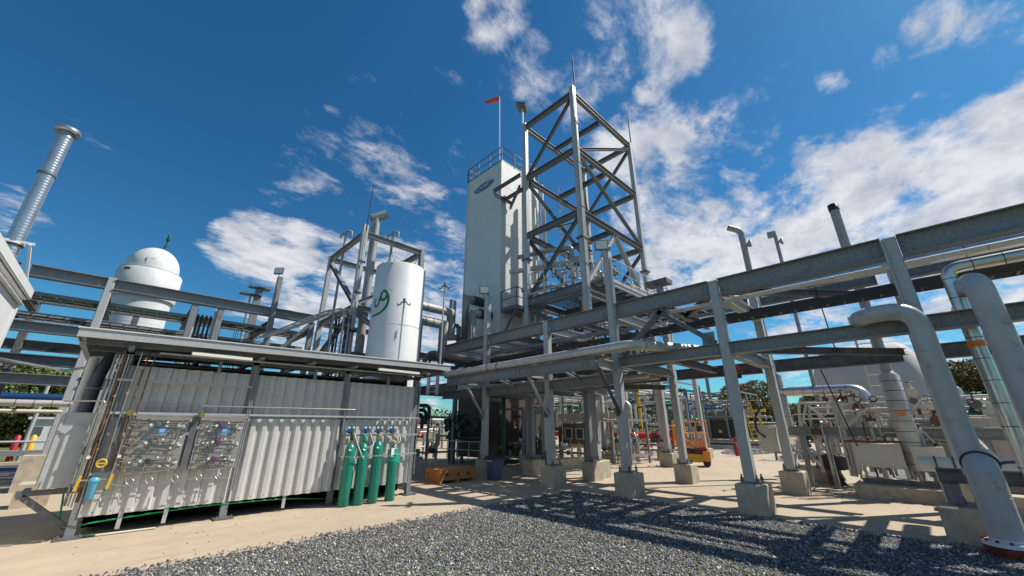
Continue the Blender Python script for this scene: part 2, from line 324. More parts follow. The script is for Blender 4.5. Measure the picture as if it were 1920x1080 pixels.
def np_mesh(name, v, f, mat, kind=None):
    me = bpy.data.meshes.new(name); k = f.shape[1]
    me.vertices.add(len(v)); me.vertices.foreach_set('co', v.astype(np.float32).ravel())
    me.loops.add(f.size); me.loops.foreach_set('vertex_index', f.astype(np.int32).ravel())
    me.polygons.add(len(f)); me.polygons.foreach_set('loop_start', np.arange(0, f.size, k, dtype=np.int32)); me.polygons.foreach_set('loop_total', np.full(len(f), k, np.int32))
    me.materials.append(mat); me.update(calc_edges=True); me.validate()
    o = bpy.data.objects.new(name, me); COL.objects.link(o)
    if kind: o['kind'] = kind
    return o
# stones cover the ground the photo shows; density highest there
vs, fs = [], []; off = 0
for n, reg, sd in ((150000, (0, 1.0, 9.56, 7.42), 1), (38000, (5.5, -1.6, 9.6, 1.0), 2), (9000, (-3, 4, 0, 7.42), 3)):
    v, f = stones(n, reg, sd); vs.append(v); fs.append(f+off); off += len(v)
# ragged edge: a few stones kicked onto the slab
rs = np.random.RandomState(5); v, f = stones(1500, (0, 0, 1, 1), 6); c = v.reshape(-1, 6, 3); cen = c.mean(1)
t = rs.rand(1500); spread = np.abs(rs.normal(0, .10, 1500)); along = rs.rand(1500)
tx = np.where(t < .5, along*9.5, 9.55+spread); ty = np.where(t < .5, 7.40+spread, along*9-1.6)
c = c-cen[:, None, :]; c[..., 0] += tx[:, None]; c[..., 1] += ty[:, None]; c[..., 2] += .012
vs.append(c.reshape(-1, 3)); fs.append(f+off)
np_mesh('gravel', np.concatenate(vs), np.concatenate(fs), gstone, 'stuff')
def mound(name, cx_, cy_, rx, ry, h, n, seed):
    v, f = stones(n, (-1, -1, 1, 1), seed, 0, .03, .06); c = v.reshape(-1, 6, 3); cen = c.mean(1); c = c-cen[:, None, :]
    r2 = cen[:, 0]**2+cen[:, 1]**2; keep = r2 < 1; c = c[keep]; cen = cen[keep]; r2 = r2[keep]
    c[..., 0] += (cx_+cen[:, 0]*rx)[:, None]; c[..., 1] += (cy_+cen[:, 1]*ry)[:, None]; c[..., 2] += (h*(1-r2)*np.abs(np.sin(cen[:, 0]*5+seed)*.4+.6)+.01)[:, None]
    f = np.array([[0, 2, 4], [2, 1, 4], [1, 3, 4], [3, 0, 4], [2, 0, 5], [1, 2, 5], [3, 1, 5], [0, 3, 5]]); f = (f[None]+(np.arange(len(c))*6)[:, None, None]).reshape(-1, 3)
    np_mesh(name, c.reshape(-1, 3), f, gstone, 'stuff')
mound('gravel_patch', 34, 9.4, 5, 1.6, .25, 5000, 3)

g = MB(); g.bx((20, -26, .001), (61.9, 2.2, .006)); struct('gravel_yard', g, gbed)
# ------------------------------------------------------------------ generic builders
bolt_mb = MB(); bolt_mb.lathe((0, 0, 0), [(.018, 0), (.018, .13), (.01, .14)], 8); bolt_mb.lathe((0, 0, .015), [(.036, 0), (.036, .035), (.034, .035), (.034, .065)], 6, smooth=False); BOLT = bolt_mb.mesh('anchor_bolt', galvd)
def pedestal(x, y, w=.72, h=.56, label='', grp='concrete pedestals under the steel columns', d=None, bolts=True):
    d = d or w; t = thing('concrete_pedestal', label, 'pedestal', (x, y, 0), grp)
    m = MB(); b = .022; prof = []
    x0, x1, y0, y1 = x-w/2, x+w/2, y-d/2, y+d/2
    lv = [(0, 0), (0, h-b), (b, h)]
    vsx = []
    for ins, z in lv: vsx += [(x0+ins, y0+ins, z), (x1-ins, y0+ins, z), (x1-ins, y1-ins, z), (x0+ins, y1-ins, z)]
    fs_ = [(i*4+k, i*4+(k+1) % 4, (i+1)*4+(k+1) % 4, (i+1)*4+k) for i in range(2) for k in range(4)]+[(8, 9, 10, 11)]
    m.add(vsx, fs_); part('block', m, concb, t)
    if bolts:
        part('base_plate', MB().bx((x-.2, y-.18, h+.02), (x+.2, y+.18, h+.045)), galvd, t)
        part('grout', MB().bx((x-.18, y-.16, h-.01), (x+.18, y+.16, h+.02)), concb, t)
        for sx_ in (-.165, .165):
            for sy_ in (-.145, .145): share('anchor_bolt', BOLT, t, (x+sx_, y+sy_, h+.045))
    return t
def column(root, x, y, z0, z1, d=.36, b=.36, mat=None, up=(1, 0, 0), label=None):
    c = .018; pr = [(-b/2+c, -d/2), (b/2-c, -d/2), (b/2, -d/2+c), (b/2, d/2-c), (b/2-c, d/2), (-b/2+c, d/2), (-b/2, d/2-c), (-b/2, -d/2+c)]
    return part('column', MB().prism(pr, (x, y, z0), (x, y, z1), up), mat or galv, root, label)
def beam(root, p0, p1, h=.32, b=.2, mat=None, name='beam', label=None):
    return part(name, MB().ibeam(p0, p1, h, b), mat or galv, root, label)
def boltplate(root, x, y, z, nx, h=.34, w=.22, mat=None):
    # gusset / shear plate facing nx ('x' or 'y') with bolt heads
    m = MB()
    if nx == 'x': m.bx((x-.008, y-w/2, z-h/2), (x+.008, y+w/2, z+h/2))
    else: m.bx((x-w/2, y-.008, z-h/2), (x+w/2, y+.008, z+h/2))
    for i in range(3):
        for j in (-1, 1):
            c = V3((x, y, z-h/3+i*h/3)); o = j*w*.28
            if nx == 'x': m.lathe(c+V3((-.03, o, 0)), [(.02, 0), (.02, .06)], 6, (1, 0, 0), False)
            else: m.lathe(c+V3((o, -.03, 0)), [(.02, 0), (.02, .06)], 6, (0, 1, 0), False)
    return part('bolted_plate', m, mat or galv, root)
def cable_tray(root, p0, p1, w=.45, h=.1, step=.3, mat=None, cables=3, cm=None):
    m = MB(); p0 = V3(p0); p1 = V3(p1); d = (p1-p0); L_ = d.length; d.normalize(); s = d.cross(V3((0, 0, 1))) if abs(d.z) < .9 else V3((1, 0, 0))
    s.normalize(); upv = s.cross(d)
    for k in (-1, 1): m.bar(p0+s*k*w/2, p1+s*k*w/2, .02, h, upv)
    n = int(L_/step)
    for i in range(n+1):
        q = p0+d*(i*step+.05); m.bar(q-s*w/2-upv*h*.3, q+s*w/2-upv*h*.3, .04, .02)
    o = part('tray_ladder', m, mat or galv2, root)
    if cables:
        m = MB()
        for i in range(cables):
            f = -w*.38+i*w*.76/max(1, cables-1); r_ = random.uniform(.012, .03)
            m.tube([p0+s*f-upv*h*.05, (p0+p1)/2+s*(f+random.uniform(-.02, .02))-upv*h*.1, p1+s*f-upv*h*.05], r_, 6)
        part('cable', m, cm or dark, root)
    return o
def handrail(root, pts, z=0, h=1.07, sp=1.2, mat=None, r=.022, toe=True):
    mat = mat or galv2; P = [V3(p) for p in pts]
    m = MB(); m.tube([p+V3((0, 0, h)) for p in P], r, 7); part('top_rail', m, mat, root)
    m = MB(); m.tube([p+V3((0, 0, h*.52)) for p in P], r*.8, 6); part('mid_rail', m, mat, root)
    if toe:
        m = MB(); [m.bar(P[i]+V3((0, 0, .06)), P[i+1]+V3((0, 0, .06)), .008, .1) for i in range(len(P)-1)]; part('toe_board', m, mat, root)
    for i in range(len(P)-1):
        L_ = (P[i+1]-P[i]).length; n = max(1, round(L_/sp))
        for k in range(n+(1 if i == len(P)-2 else 0)):
            q = P[i].lerp(P[i+1], k/n); part('post', MB().tube([q, q+V3((0, 0, h))], r, 6), mat, root)
def pipe(name, label, pts, r, mat, bend=None, cat='pipe', group=None, seg=16, bands=0, bandmat=None, capr=None, nb=7):
    P = [V3(p) for p in pts]
    mb = MB().tube(P, r, seg, bend if bend is not None else r*2.6, nb)
    if not bands: return solo(name, mb, mat, label, cat, group)
    t = thing(name, label, cat, min(P, key=lambda q: q.z), group); part('jacket', mb, mat, t)
    m0 = MB().torus((0, 0, 0), r+.002, .006, (0, 0, 1), seg, 4)
    bend = bend if bend is not None else r*2.6
    for i in range(len(P)-1):
        d = P[i+1]-P[i]; L_ = d.length; dn = d.normalized(); a = bend if i > 0 else .1; b = L_-(bend if i < len(P)-2 else .1)
        q = a
        while q <= b+.01:
            part('strap', MB().torus(P[i]+dn*q, r+.002, .006, dn, 14, 4), bandmat or dark, t); q += bands
    return t
def floodlight(root, p, face=(-1, 0, -.4), mat=None, s=.28, head='light_head'):
    p = V3(p); f = V3(face).normalized(); sd, u = frame_of(f)
    m = MB(); m.prism([(-s/2, -s*.4), (s/2, -s*.4), (s/2, s*.4), (-s/2, s*.4)], p-f*.05, p+f*.05); h = part(head, m, mat or galvd, root)
    m = MB(); m.prism([(-s*.44, -s*.34), (s*.44, -s*.34), (s*.44, s*.34), (-s*.44, s*.34)], p+f*.051, p+f*.058); part('lens', m, labelw, h)
    m = MB(); m.tube([p-f*.06+V3((0, 0, -.02)), p-f*.06+V3((0, 0, -s*.75))], .015, 6); m.bar(p-f*.06-sd*.08, p-f*.06+sd*.08, .03, .06); part('bracket', m, galvd, root)
def valve(root, p, r=.06, axis=(1, 0, 0), mat=None, wheel=None, stem=(0, 0, 1)):
    p = V3(p); a = V3(axis).normalized(); st = V3(stem).normalized()
    m = MB(); m.lathe(p-a*r*2, [(r*1.5, 0), (r*1.5, r*.35), (r*.8, r*.4), (r*1.1, r*1.6), (r*1.15, r*2.4), (r*.8, r*3.6), (r*1.5, r*3.65), (r*1.5, r*4)], 10, a)
    m.lathe(p+st*r*.8, [(r*.7, 0), (r*.7, r*.8), (r*.3, r*.9), (r*.2, r*3)], 8, st)
    b = part('valve', m, mat or greend, root); m = MB(); m.torus(p+st*r*3.6, r*1.2, r*.16, st, 14, 5); sd, u = frame_of(st)
    m.bar(p+st*r*3.6-sd*r*1.2, p+st*r*3.6+sd*r*1.2, r*.15, r*.15); m.bar(p+st*r*3.6-u*r*1.2, p+st*r*3.6+u*r*1.2, r*.15, r*.15)
    part('handwheel', m, wheel or mat or greend, b)
def gauge(root, p, r=.05, n=(0, -1, 0), mat=None):
    m = MB().lathe(V3(p), [(r, 0), (r, .03), (r*.92, .034)], 14, n); g_ = part('gauge', m, mat or steel, root)
    part('dial', MB().lathe(V3(p)+V3(n)*.035, [(r*.7, 0), (r*.7, .002)], 14, n), labelw, g_)
def text_mb(txt, size, ext=.004, font_shear=0):
    cu = bpy.data.curves.new('txt', 'FONT'); cu.body = txt; cu.size = size; cu.extrude = ext; cu.align_x = 'CENTER'; cu.align_y = 'CENTER'; cu.shear = font_shear
    o = bpy.data.objects.new('txt', cu); COL.objects.link(o); bpy.context.view_layer.update(); dg = bpy.context.evaluated_depsgraph_get()
    me = bpy.data.meshes.new_from_object(o.evaluated_get(dg)); vs_ = [v.co.copy() for v in me.vertices]; fs_ = [tuple(p.vertices) for p in me.polygons]
    bpy.data.objects.remove(o); bpy.data.curves.remove(cu); bpy.data.meshes.remove(me); return vs_, fs_

# ------------------------------------------------------------------ right hand pipe rack (runs along Y at X=10 and X=13.6)
ROWS = [11.7, 8.5, 5.9, 2.95, -0.31, -3.2]
names = ['beside the grey bin', 'second from the bin', 'under the tall lamp post', 'fourth from the bin', 'at the foot of the big grey pipes', 'out at the right edge']
for i, y in enumerate(ROWS):
    pedestal(10.08, y if i != 4 else -.22, .56, .56 if i != 4 else .5, 'weathered concrete pedestal of the front row, '+names[i], d=.92 if i == 4 else None)
for i, (y, nm) in enumerate(((11.9, 'standing left, behind the bin'), (5.9, 'behind the tall lamp post column'), (2.95, 'beside the small grey junction box'), (-.12, 'behind the big grey pipes'))):
    pedestal(13.68, y, .56, .56, 'stained concrete pedestal of the back row, '+nm)
rk = thing('pipe_rack', 'long galvanised steel pipe rack running along the right side above the concrete', 'pipe rack', (10, 4, 0))
for i, y in enumerate(ROWS):
    top = [6.9, 5.15, 6.95, 5.15, 5.15, 5.16][i]
    column(rk, 10, y, .6 if i != 4 else .54, top, .22, .21, galv2)
for y, top in ((11.9, 5.3), (5.9, 5.3), (2.95, 5.6), (-.28, 5.6), (-3.2, 5.6)): column(rk, 13.6, y, .6, top, .22, .21, galv2)
def yb(X, y0, y1, z, h=.42, b=.22, mat=None, ys=ROWS):
    ys = sorted([y0, y1]+[q for q in ys if y0+.05 < q < y1-.05])
    for a, c in zip(ys[:-1], ys[1:]):
        e0 = .115 if a != y0 or a in ys and a in ROWS else 0; e1 = .115 if c != y1 or c in ROWS else 0
        beam(rk, (X, a+e0, z), (X, c-e1, z), h, b, mat)
        for q in (a+e0+.12, c-e1-.12):
            if q > -3.5: boltplate(rk, X, q, z, 'x', h*.62, .2)
yb(10, -6.4, 14.6, 4.965, .42, .26)
yb(10, -6.4, 5.9, 3.44, .28, .24)
yb(10, 5.9, 14.6, 2.98, .30, .22, galv)
for a, c in ((-3.2, -.12), (-.12, 2.95), (2.95, 5.9), (5.9, 11.9), (11.9, 14.6)):
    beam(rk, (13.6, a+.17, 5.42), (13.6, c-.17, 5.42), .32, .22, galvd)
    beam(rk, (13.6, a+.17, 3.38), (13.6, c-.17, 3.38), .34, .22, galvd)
for y in ROWS[:5]+[14.4]:
    for z, h in ((4.9, .3), (3.44 if y < 6 else 2.98, .28)):
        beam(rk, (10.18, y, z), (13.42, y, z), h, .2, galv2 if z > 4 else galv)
for y in (10.1, 7.2, 4.4):
    beam(rk, (10.02, y, 4.86), (13.5, y, 4.86), .2, .14, galvd)
    beam(rk, (10.02, y, 3.4 if y < 6 else 2.98), (13.5, y, 3.4 if y < 6 else 2.98), .2, .14, galvd)
for y in (13,):
    beam(rk, (10.02, y, 2.98), (13.5, y, 2.98), .2, .14, galvd)
# panel bracing between the third and fourth column, plan bracing
for p0, p1 in (((10, 4.55, 4.74), (10, 3.15, 3.62)), ((10, 4.3, 4.74), (10, 5.7, 3.62))):
    part('diagonal_brace', MB().bar(p0, p1, .12, .12, (1, 0, 0)), galvd, rk)
for y, dy in ((4.42, .5), (3.3, .3), (5.55, .3)):
    part('gusset_plate', MB().bx((9.99, y-dy/2, 4.55 if dy > .4 else 3.59), (10.01, y+dy/2, 4.74 if dy > .4 else 3.9)), galv, rk)
for p0, p1 in (((10.2, 2.8, 3.42), (13.4, 0, 3.42)), ((10.2, 8.3, 2.98), (13.4, 6.1, 2.98)), ((13.45, 5.7, 4.9), (10.2, 3.1, 4.9)), ((10.2, 2.75, 4.9), (13.4, .1, 4.9))):
    part('plan_brace', MB().ibeam(p0, p1, .16, .14, .012, .01), galvd, rk)
# outrigger platform with knee braces
for a, c in ((5.9, 8.5), (8.5, 11.7), (11.7, 12.75)):
    beam(rk, (8.9, a, 3.33), (8.9, c, 3.33), .30, .2, galv)
    boltplate(rk, 8.9, a+.35, 3.33, 'x', .18, .3); boltplate(rk, 8.9, c-.35, 3.33, 'x', .18, .3)
for y in (5.9, 8.5, 11.7):
    beam(rk, (9.01, y, 3.31), (9.83, y, 3.31), .28, .18, galv2)
    part('knee_brace', MB().angle((8.95, y, 3.17), (9.83, y, 2.05), .11, .014), galv2 if y > 6 else galvd, rk)
    boltplate(rk, 9.8, y, 2.12, 'y', .3, .12, galvd)
for y in (7.2, 10.1): beam(rk, (9.0, y, 3.33), (9.95, y, 3.1), .12, .1, galv2)
# trays and services on the rack
ct = thing('cable_tray', 'black cable tray running the length of the right pipe rack above the outrigger pipe', 'cable tray', (10.6, 4, 3.7))
cable_tray(ct, (10.75, -6.0, 4.3), (10.75, 14.4, 4.3), .42, .11, .3, galvd, 4)
part('tray_cover', MB().bx((10.5, -6, 4.22), (10.53, 14.4, 4.36)), dark, ct)
ct2 = thing('cable_tray', 'galvanised ladder tray under the top beam of the right pipe rack', 'cable tray', (12.6, 4, 4.6))
cable_tray(ct2, (12.4, 3.1, 5.12), (12.4, 14.4, 5.12), .5, .1, .3, galv2, 4)
ct3 = thing('cable_tray', 'dark cable tray on the back beam of the right pipe rack', 'cable tray', (13.2, 2, 4.95))
cable_tray(ct3, (13.1, -6.0, 4.95), (13.1, 5.5, 4.95), .45, .14, .3, galvd, 3); part('tray_cover', MB().bx((12.86, -6, 4.86), (12.88, 5.5, 5.0)), dark, ct3)
pipe('silver_pipe', 'shiny silver clad pipe between the upper beams of the right rack', [(12, -6, 5.2), (12, 2.4, 5.2)], .14, jacket, bands=.9)
pipe('white_conduit', 'thin white pipe clamped under the top beam of the right rack', [(10.42, -6, 4.72), (10.42, 4.6, 4.72)], .055, white, bands=.55, bandmat=steel)
pipe('clad_pipe', 'dusty insulated pipe lying on the outrigger beam and turning into the rack', [(8.93, 12.9, 3.63), (8.93, 4.75, 3.66), (10.9, 3.9, 3.66)], .135, jacketw, bend=.3, bands=3.1)
t = thing('pipe_clamp', 'pair of dark pipe clamps on the dusty insulated pipe left of the second column', 'clamp', (8.93, 10.2, 3.5))
for y in (10.3, 9.8): part('clamp_ring', MB().torus((8.93, y, 3.64), .145, .014, (0, 1, 0), 16, 5), dark, t)
for k, (x, r_, mt, z) in enumerate(((11.1, .09, jacketw, 3.72), (11.5, .06, steel, 3.68), (11.9, .12, jacketw, 3.76), (12.4, .05, galvd, 3.66), (12.9, .15, duct, 3.8))):
    lbl = ['beige lagged line nearest the front on the middle rack deck', 'slim stainless line on the middle rack deck', 'thick beige lagged line in the centre of the rack deck', 'thin grey line on the middle rack deck', 'dark lagged line at the back of the rack deck'][k]
    pipe('rack_pipe', lbl, [(x, 3.1, z), (x, 14.4, z)], r_, mt, group='pipes lying on the middle deck of the right rack')
for k, (x, r_, mt) in enumerate(((10.6, .05, steel), (11.2, .08, galvd), (12.0, .07, jacketw), (12.7, .1, duct))):
    lbl = ['slim stainless line', 'dull grey line', 'beige lagged line', 'dark thick line'][k]+' on the low rack deck behind the shed end'
    pipe('rack_pipe', lbl, [(x, 5.95, 3.13+r_+.05), (x, 14.4, 3.13+r_+.05)], r_, mt, group='pipes lying on the low deck of the right rack')
# floodlights on the lamp posts of the rack
for (x, y, z, lb, fc) in ((10, 11.7, 6.9, 'square floodlight on the post above the bin', (-.45, -.85, -.1)), (10, 5.9, 6.95, 'square floodlight on the tall post in front of the steel tower', (-.75, -.6, -.1))):
    t = thing('floodlight', lb, 'floodlight', (x, y, z), 'square floodlights on rack posts'); floodlight(t, (x-.15, y+.08, z+.24), fc, s=.40)
    part('cross_bar', MB().bar((x-.2, y-.25, z+.03), (x+.2, y+.3, z+.03), .08, .05), galv, t)
t = thing('rack_post', 'short post with a flat cap plate standing on the back of the right rack', 'post', (13.6, 5.9, 5.31)); part('post', MB().bx((13.5, 5.8, 5.31), (13.7, 6.0, 6.75)), galv, t); part('cap_plate', MB().bx((13.35, 5.5, 6.75), (13.85, 6.35, 6.93)), galvd, t)
t = thing('horn', 'red and black warning horn hanging under the rack beam', 'horn', (11.3, 3.2, 2.9))
part('bell', MB().lathe((11.9, 3.4, 2.95), [(.15, 0), (.15, .10), (.12, .12), (.05, .16)], 16), dark, t); part('housing', MB().lathe((11.9, 3.4, 3.1), [(.10, 0), (.13, .06), (.10, .2)], 12), red, t)
t = thing('hanger_chain', 'dark chain hoist cable hanging from the middle beam of the rack', 'chain', (12, 1.3, 3.4))
part('cable', MB().tube([(12.0, 1.2, 5.2), (12.02, 1.15, 3.5)], .014, 6), dark, t); part('hook', MB().torus((12.02, 1.15, 3.45), .05, .012, (1, 0, 0)), dark, t)
part('hanging_hose', MB().tube([(14.5, 1.9, 3.6), (14.52, 1.7, 2.4), (14.5, 1.5, 1.2)], .018, 6), dark, t)

# column conduits
def conduit_set(root, x, y, z0, z1, n=3, side='y'):
    for k in range(n):
        o = -.12+k*.1
        p = (x+o*.8, y-.145) if side == 'y' else (x-.14, y+o*.7)
        part('conduit', MB().tube([(p[0], p[1], z0), (p[0], p[1], z1)], .022, 7), galv2, root)
conduit_set(rk, 10, 5.9, 3.6, 6.7, 2); conduit_set(rk, 10, -.12, 2.2, 5.1, 1, 'x')

# ------------------------------------------------------------------ tall steel tower (legs B near, A left, C right, D back)
TX0, TX1, TY0, TY1 = 12.75, 18.4, 8.65, 12.0
for x, y, nm in ((TX0, TY0, 'under the near leg of the tall steel tower'), (TX0, TY1, 'under the left leg of the tall steel tower'), (TX1, TY0, 'under the right leg of the tall steel tower'), (TX1, TY1, 'under the hidden back leg of the steel tower')):
    pedestal(x, y, .62, .58, 'concrete pedestal '+nm)
pedestal(12.0, 8.38, .5, .58, 'concrete pedestal touching the one under the near tower leg'); column(rk, 11.95, 8.4, .6, 2.85, .2, .19)
pedestal(11.6, 10.78, .54, .54, 'concrete pedestal close left of the tower, second from the bin'); column(rk, 11.6, 10.8, .6, 2.85, .2, .19)
tw = thing('steel_tower', 'tall open galvanised steel tower with crossed braces beside the white cold box', 'tower', (15, 10, 0))
LV = [17.85, 14.4, 10.95, 7.45, 4.9]
for x, y in ((TX0, TY0), (TX0, TY1), (TX1, TY0), (TX1, TY1)):
    column(tw, x, y, .62, 17.98 if (x, y) != (TX0, TY0) else 18.15, .25, .23, galv2)
    part('splice_plate', MB().bx((x-.2, y-.2, 9.45), (x+.2, y+.2, 9.49)), galvd, tw); part('splice_plate', MB().bx((x-.2, y-.2, 9.495), (x+.2, y+.2, 9.535)), galv, tw)
for i, z in enumerate(LV):
    h = .27 if i != 3 else .38
    zc = z-h/2
    for x in (TX0, TX1): beam(tw, (x, TY0+.11, zc), (x, TY1-.11, zc), h, .2, galv_shade)
    for y in (TY0, TY1): beam(tw, (TX0+.13, y, zc), (TX1-.13, y, zc), h, .2, galv_shade)
    if i < 4 and i != 0:
        beam(tw, (TX0+2.7, TY0+.14, zc), (TX0+2.7, TY1-.14, zc), .24, .18, galvd)
beam(tw, (TX0+2.6, TY0+.14, LV[0]-.2), (TX0+2.6, TY1-.14, LV[0]-.2), .24, .18, galvd)
def br(p0, p1, w=.14, mat=None): part('diagonal_brace', MB().ibeam(p0, p1, w, w, .012, .01), mat or galv_shade, tw)
z = LV
br((TX0, TY0+.1, z[0]-.4), (TX0, TY1-.15, z[1]-.05)); br((TX0, TY0+.15, z[2]-.4), (TX0, TY1-.1, z[3]))
br((TX0+.1, TY0, z[1]-.1), (TX1-.15, TY0, z[0]-.45)); br((TX0+.15, TY0, z[1]-.4), (TX1-.1, TY0, z[2]))
xm = (TX0+TX1)/2; br((xm-.05, TY0, z[2]-.35), (TX0+.2, TY0, z[3]), .18, galv2); br((xm+.05, TY0, z[2]-.35), (TX1-.2, TY0, z[3]), .18, galv2)
br((TX0+.1, TY1, z[1]-.3), (TX1-.1, TY1, z[2]), .15, galvd); br((TX0+.1, TY1, z[2]), (TX1-.1, TY1, z[1]-.4), .15, galvd)
br((TX0+.1, TY1, z[2]-.3), (TX1-.1, TY1, z[3]), .15, galvd)
br((TX1, TY0+.1, z[0]-.4), (TX1, TY1-.1, z[1]), .15); br((TX1, TY1-.1, z[1]-.4), (TX1, TY0+.1, z[2]), .15); br((TX1, TY0+.1, z[2]-.4), (TX1, TY1-.1, z[3]), .15)
br((TX0+.2, TY0+.2, z[1]-.2), (TX1-.2, TY1-.2, z[1]-.2), .12, galvd)
br((TX0, TY1, z[3]-.4), (TX0, TY0, z[4]), .16, galvd)
br((TX0+2.2, TY0, z[3]-.4), (TX0+.2, TY0, z[4]+.2), .14, galv2)
for zz_ in z[:4]:
    for x, y in ((TX0, TY0+.36), (TX0, TY1-.36)): boltplate(tw, x, y, zz_-.18, 'x', .24, .24)
    for x, y in ((TX0+.4, TY0), (TX1-.4, TY0)): boltplate(tw, x, y, zz_-.18, 'y', .24, .24)
# conduits running up the near leg
for k, o in enumerate((-.10, -.05, 0, .05, .10)):
    part('conduit', MB().tube([(TX0+o, TY0-.145, 1.2), (TX0+o, TY0-.145, 17.5-k*1.4)], .017 if k % 2 else .022, 7), white if k % 2 else galv2, tw)
for zz_ in (3, 5.5, 8.2, 11, 13.4, 15.8): part('conduit_clamp', MB().bx((TX0-.14, TY0-.185, zz_), (TX0+.14, TY0-.13, zz_+.04)), galvd, tw)
for (x, y, z1, lb) in ((TX0, TY0+.02, 20.6, 'black lightning rod on the near corner of the steel tower'), (TX1, TY0, 20.35, 'black lightning rod on the right corner of the steel tower')):
    solo('lightning_rod', MB().tube([(x+.2, y-.05, 16.8), (x+.2, y-.05, z1-.6), (x+.2, y-.05, z1)], .03, 7, rr=[.042, .032, .018]), dark, lb, 'lightning rod', 'lightning rods')
t = thing('floodlight', 'flat floodlight on a short pole above the left leg of the steel tower', 'floodlight', (12.62, 12.1, 18)); part('pole', MB().tube([(12.65, 12.1, 18), (12.65, 12.1, 19.1)], .06, 8), white, t)
part('light_head', MB().box((12.62, 12.1, 19.2), (.9, .55, .12), .6, .25, -.2), galvd, t)
# platform floor and rails at level 7.45
pf = thing('platform', 'grated work platform with galvanised handrails inside the steel tower', 'platform', (15, 10, 7.45))
m = MB()
for k in range(46): x = TX0+.2+k*.12; m.bx((x, TY0-.75, 7.47), (x+.02, TY1-.2, 7.50))
for y in (TY0-.75, TY0-.1, TY0+1, TY0+2, TY1-.22): m.bx((TX0+.2, y, 7.455), (TX1+.6, y+.03, 7.49))
part('grating', m, galvd, pf)
for k in range(9): beam(pf, (TX0+.3+k*.68, TY0-.75, 7.37), (TX0+.3+k*.68, TY0-.14, 7.37), .1, .08, galvd, 'bracket')
beam(pf, (TX0+.2, TY0-.78, 7.36), (TX1+.8, TY0-.78, 7.36), .2, .1, galv2, 'edge_beam')
handrail(pf, [(TX0+.15, TY0-.76, 7.5), (TX1+.7, TY0-.76, 7.5)], sp=.75)
handrail(pf, [(TX0-.2, TY0+.25, 7.5), (TX0-.2, TY1-.3, 7.5)], sp=.9)
handrail(pf, [(TX1+.7, TY0-.7, 7.5), (TX1+.7, TY1, 7.5)], sp=.9, toe=False)
handrail(pf, [(TX0+.3, TY1-.3, 4.95), (TX1-.3, TY1-.3, 4.95)], sp=1.0)
m = MB(); m.bx((TX0+.2, TY0+.2, 4.9), (TX1-.2, TY1-.2, 4.94)); part('lower_deck_plate', m, rust, pf)

# process piping inside tower
def vpipe(name, lb, pts, r, mt, grp=None, bands=0): return pipe(name, lb, pts, r, mt, group=grp, bands=bands, seg=14)
gp = 'tall riser pipes beside the cold box'
for k, (x, y, r_, z0, z1, mt) in enumerate(((14.2, 13.6, .10, 5, 16.6, white), (14.6, 13.7, .07, 5, 15.6, greyp), (15.0, 13.5, .13, 5, 16.9, white), (15.45, 13.7, .08, 5, 14.9, jacketw), (15.9, 13.6, .11, 5, 16.2, white), (16.35, 13.8, .06, 5, 15.2, greyp))):
    lb = ['white riser pipe closest to the cold box face', 'slim grey riser between the first two white risers', 'thickest white riser pipe beside the cold box', 'beige lagged riser in the middle of the riser group', 'white riser pipe right of the lagged riser', 'thin grey riser at the right end of the riser group'][k]
    vpipe('riser_pipe', lb, [(x, y, z0), (x, y, z1)], r_, mt, gp)
vpipe('return_bend_pipe', 'beige U shaped pipe rising over the tower platform', [(13.3, 13.2, 10.2), (14.6, 10.6, 10.4), (14.6, 10.6, 7.6)], .115, stackm)
vpipe('return_bend_pipe', 'second beige pipe bending down behind the tower brace', [(13.6, 14.1, 9.7), (15.6, 10.6, 9.9), (15.6, 10.6, 7.6)], .14, jacketw)
vpipe('return_bend_pipe', 'short fat beige pipe elbow low on the tower platform', [(13.4, 13, 8.3), (14.0, 11.2, 8.2), (15.2, 10.9, 8.2), (15.2, 10.9, 7.6)], .1, stackm)
t = thing('exchanger', 'cluster of tapered metal vessels with valves on the tower platform', 'vessel', (16, 10.4, 7.5))
for k, (x, y, r_, zt) in enumerate(((15.9, 10.0, .3, 9.3), (16.5, 10.5, .34, 9.6), (15.3, 9.9, .22, 9.0))):
    part('vessel', MB().lathe((x, y, 7.6), [(.1, 0), (.1, .25), (r_, .75), (r_, zt-7.9), (r_*.6, zt-7.7), (.08, zt-7.6), (.08, zt-7.2)], 18), [cream, steel, jacketw][k], t)
rnd = random.Random(3)
for k in range(70):
    x, y, z_ = rnd.uniform(13.2, 17.8), rnd.uniform(8.9, 11.6), rnd.uniform(7.8, 9.9)
    if k % 3 == 0: valve(t, (x, y, z_), rnd.uniform(.04, .07), (1, 0, 0), rnd.choice([steel, greend, galvd, brass]))
    else:
        a = V3((x, y, z_)); d = rnd.choice([V3((rnd.uniform(.5, 1.4), 0, 0)), V3((0, rnd.uniform(.4, 1), 0))]); e = V3((0, 0, rnd.choice([-.7, .6, -1])))
        part('small_pipe', MB().tube([a, a+d, a+d+e], rnd.uniform(.02, .05), 7, .08, 4), rnd.choice([steel, galv2, jacketw, cream, cream]), t)
vpipe('lagged_line', 'silver lagged pipe running behind the handrail of the tower platform', [(15.6, 8.3, 7.9), (19.5, 8.3, 7.9), (19.5, 8.3, 5)], .16, jacketw, bands=.6)
t = thing('caged_ladder', 'thin caged ladder rising behind the steel tower', 'ladder', (19.2, 12.6, 5))
for x in (17.6, 18.0): part('rail', MB().tube([(x, 13.6, 5), (x, 13.6, 17)], .025, 6), galv, t)
for k in range(30): part('rung', MB().tube([(17.6, 13.6, 5.3+k*.39), (18.0, 13.6, 5.3+k*.39)], .014, 5), galv, t)
for k in range(10): part('cage_hoop', MB().torus((17.8, 13.3, 7.2+k*1.0), .36, .014, (0, 0, 1), 14, 4), galvd, t)

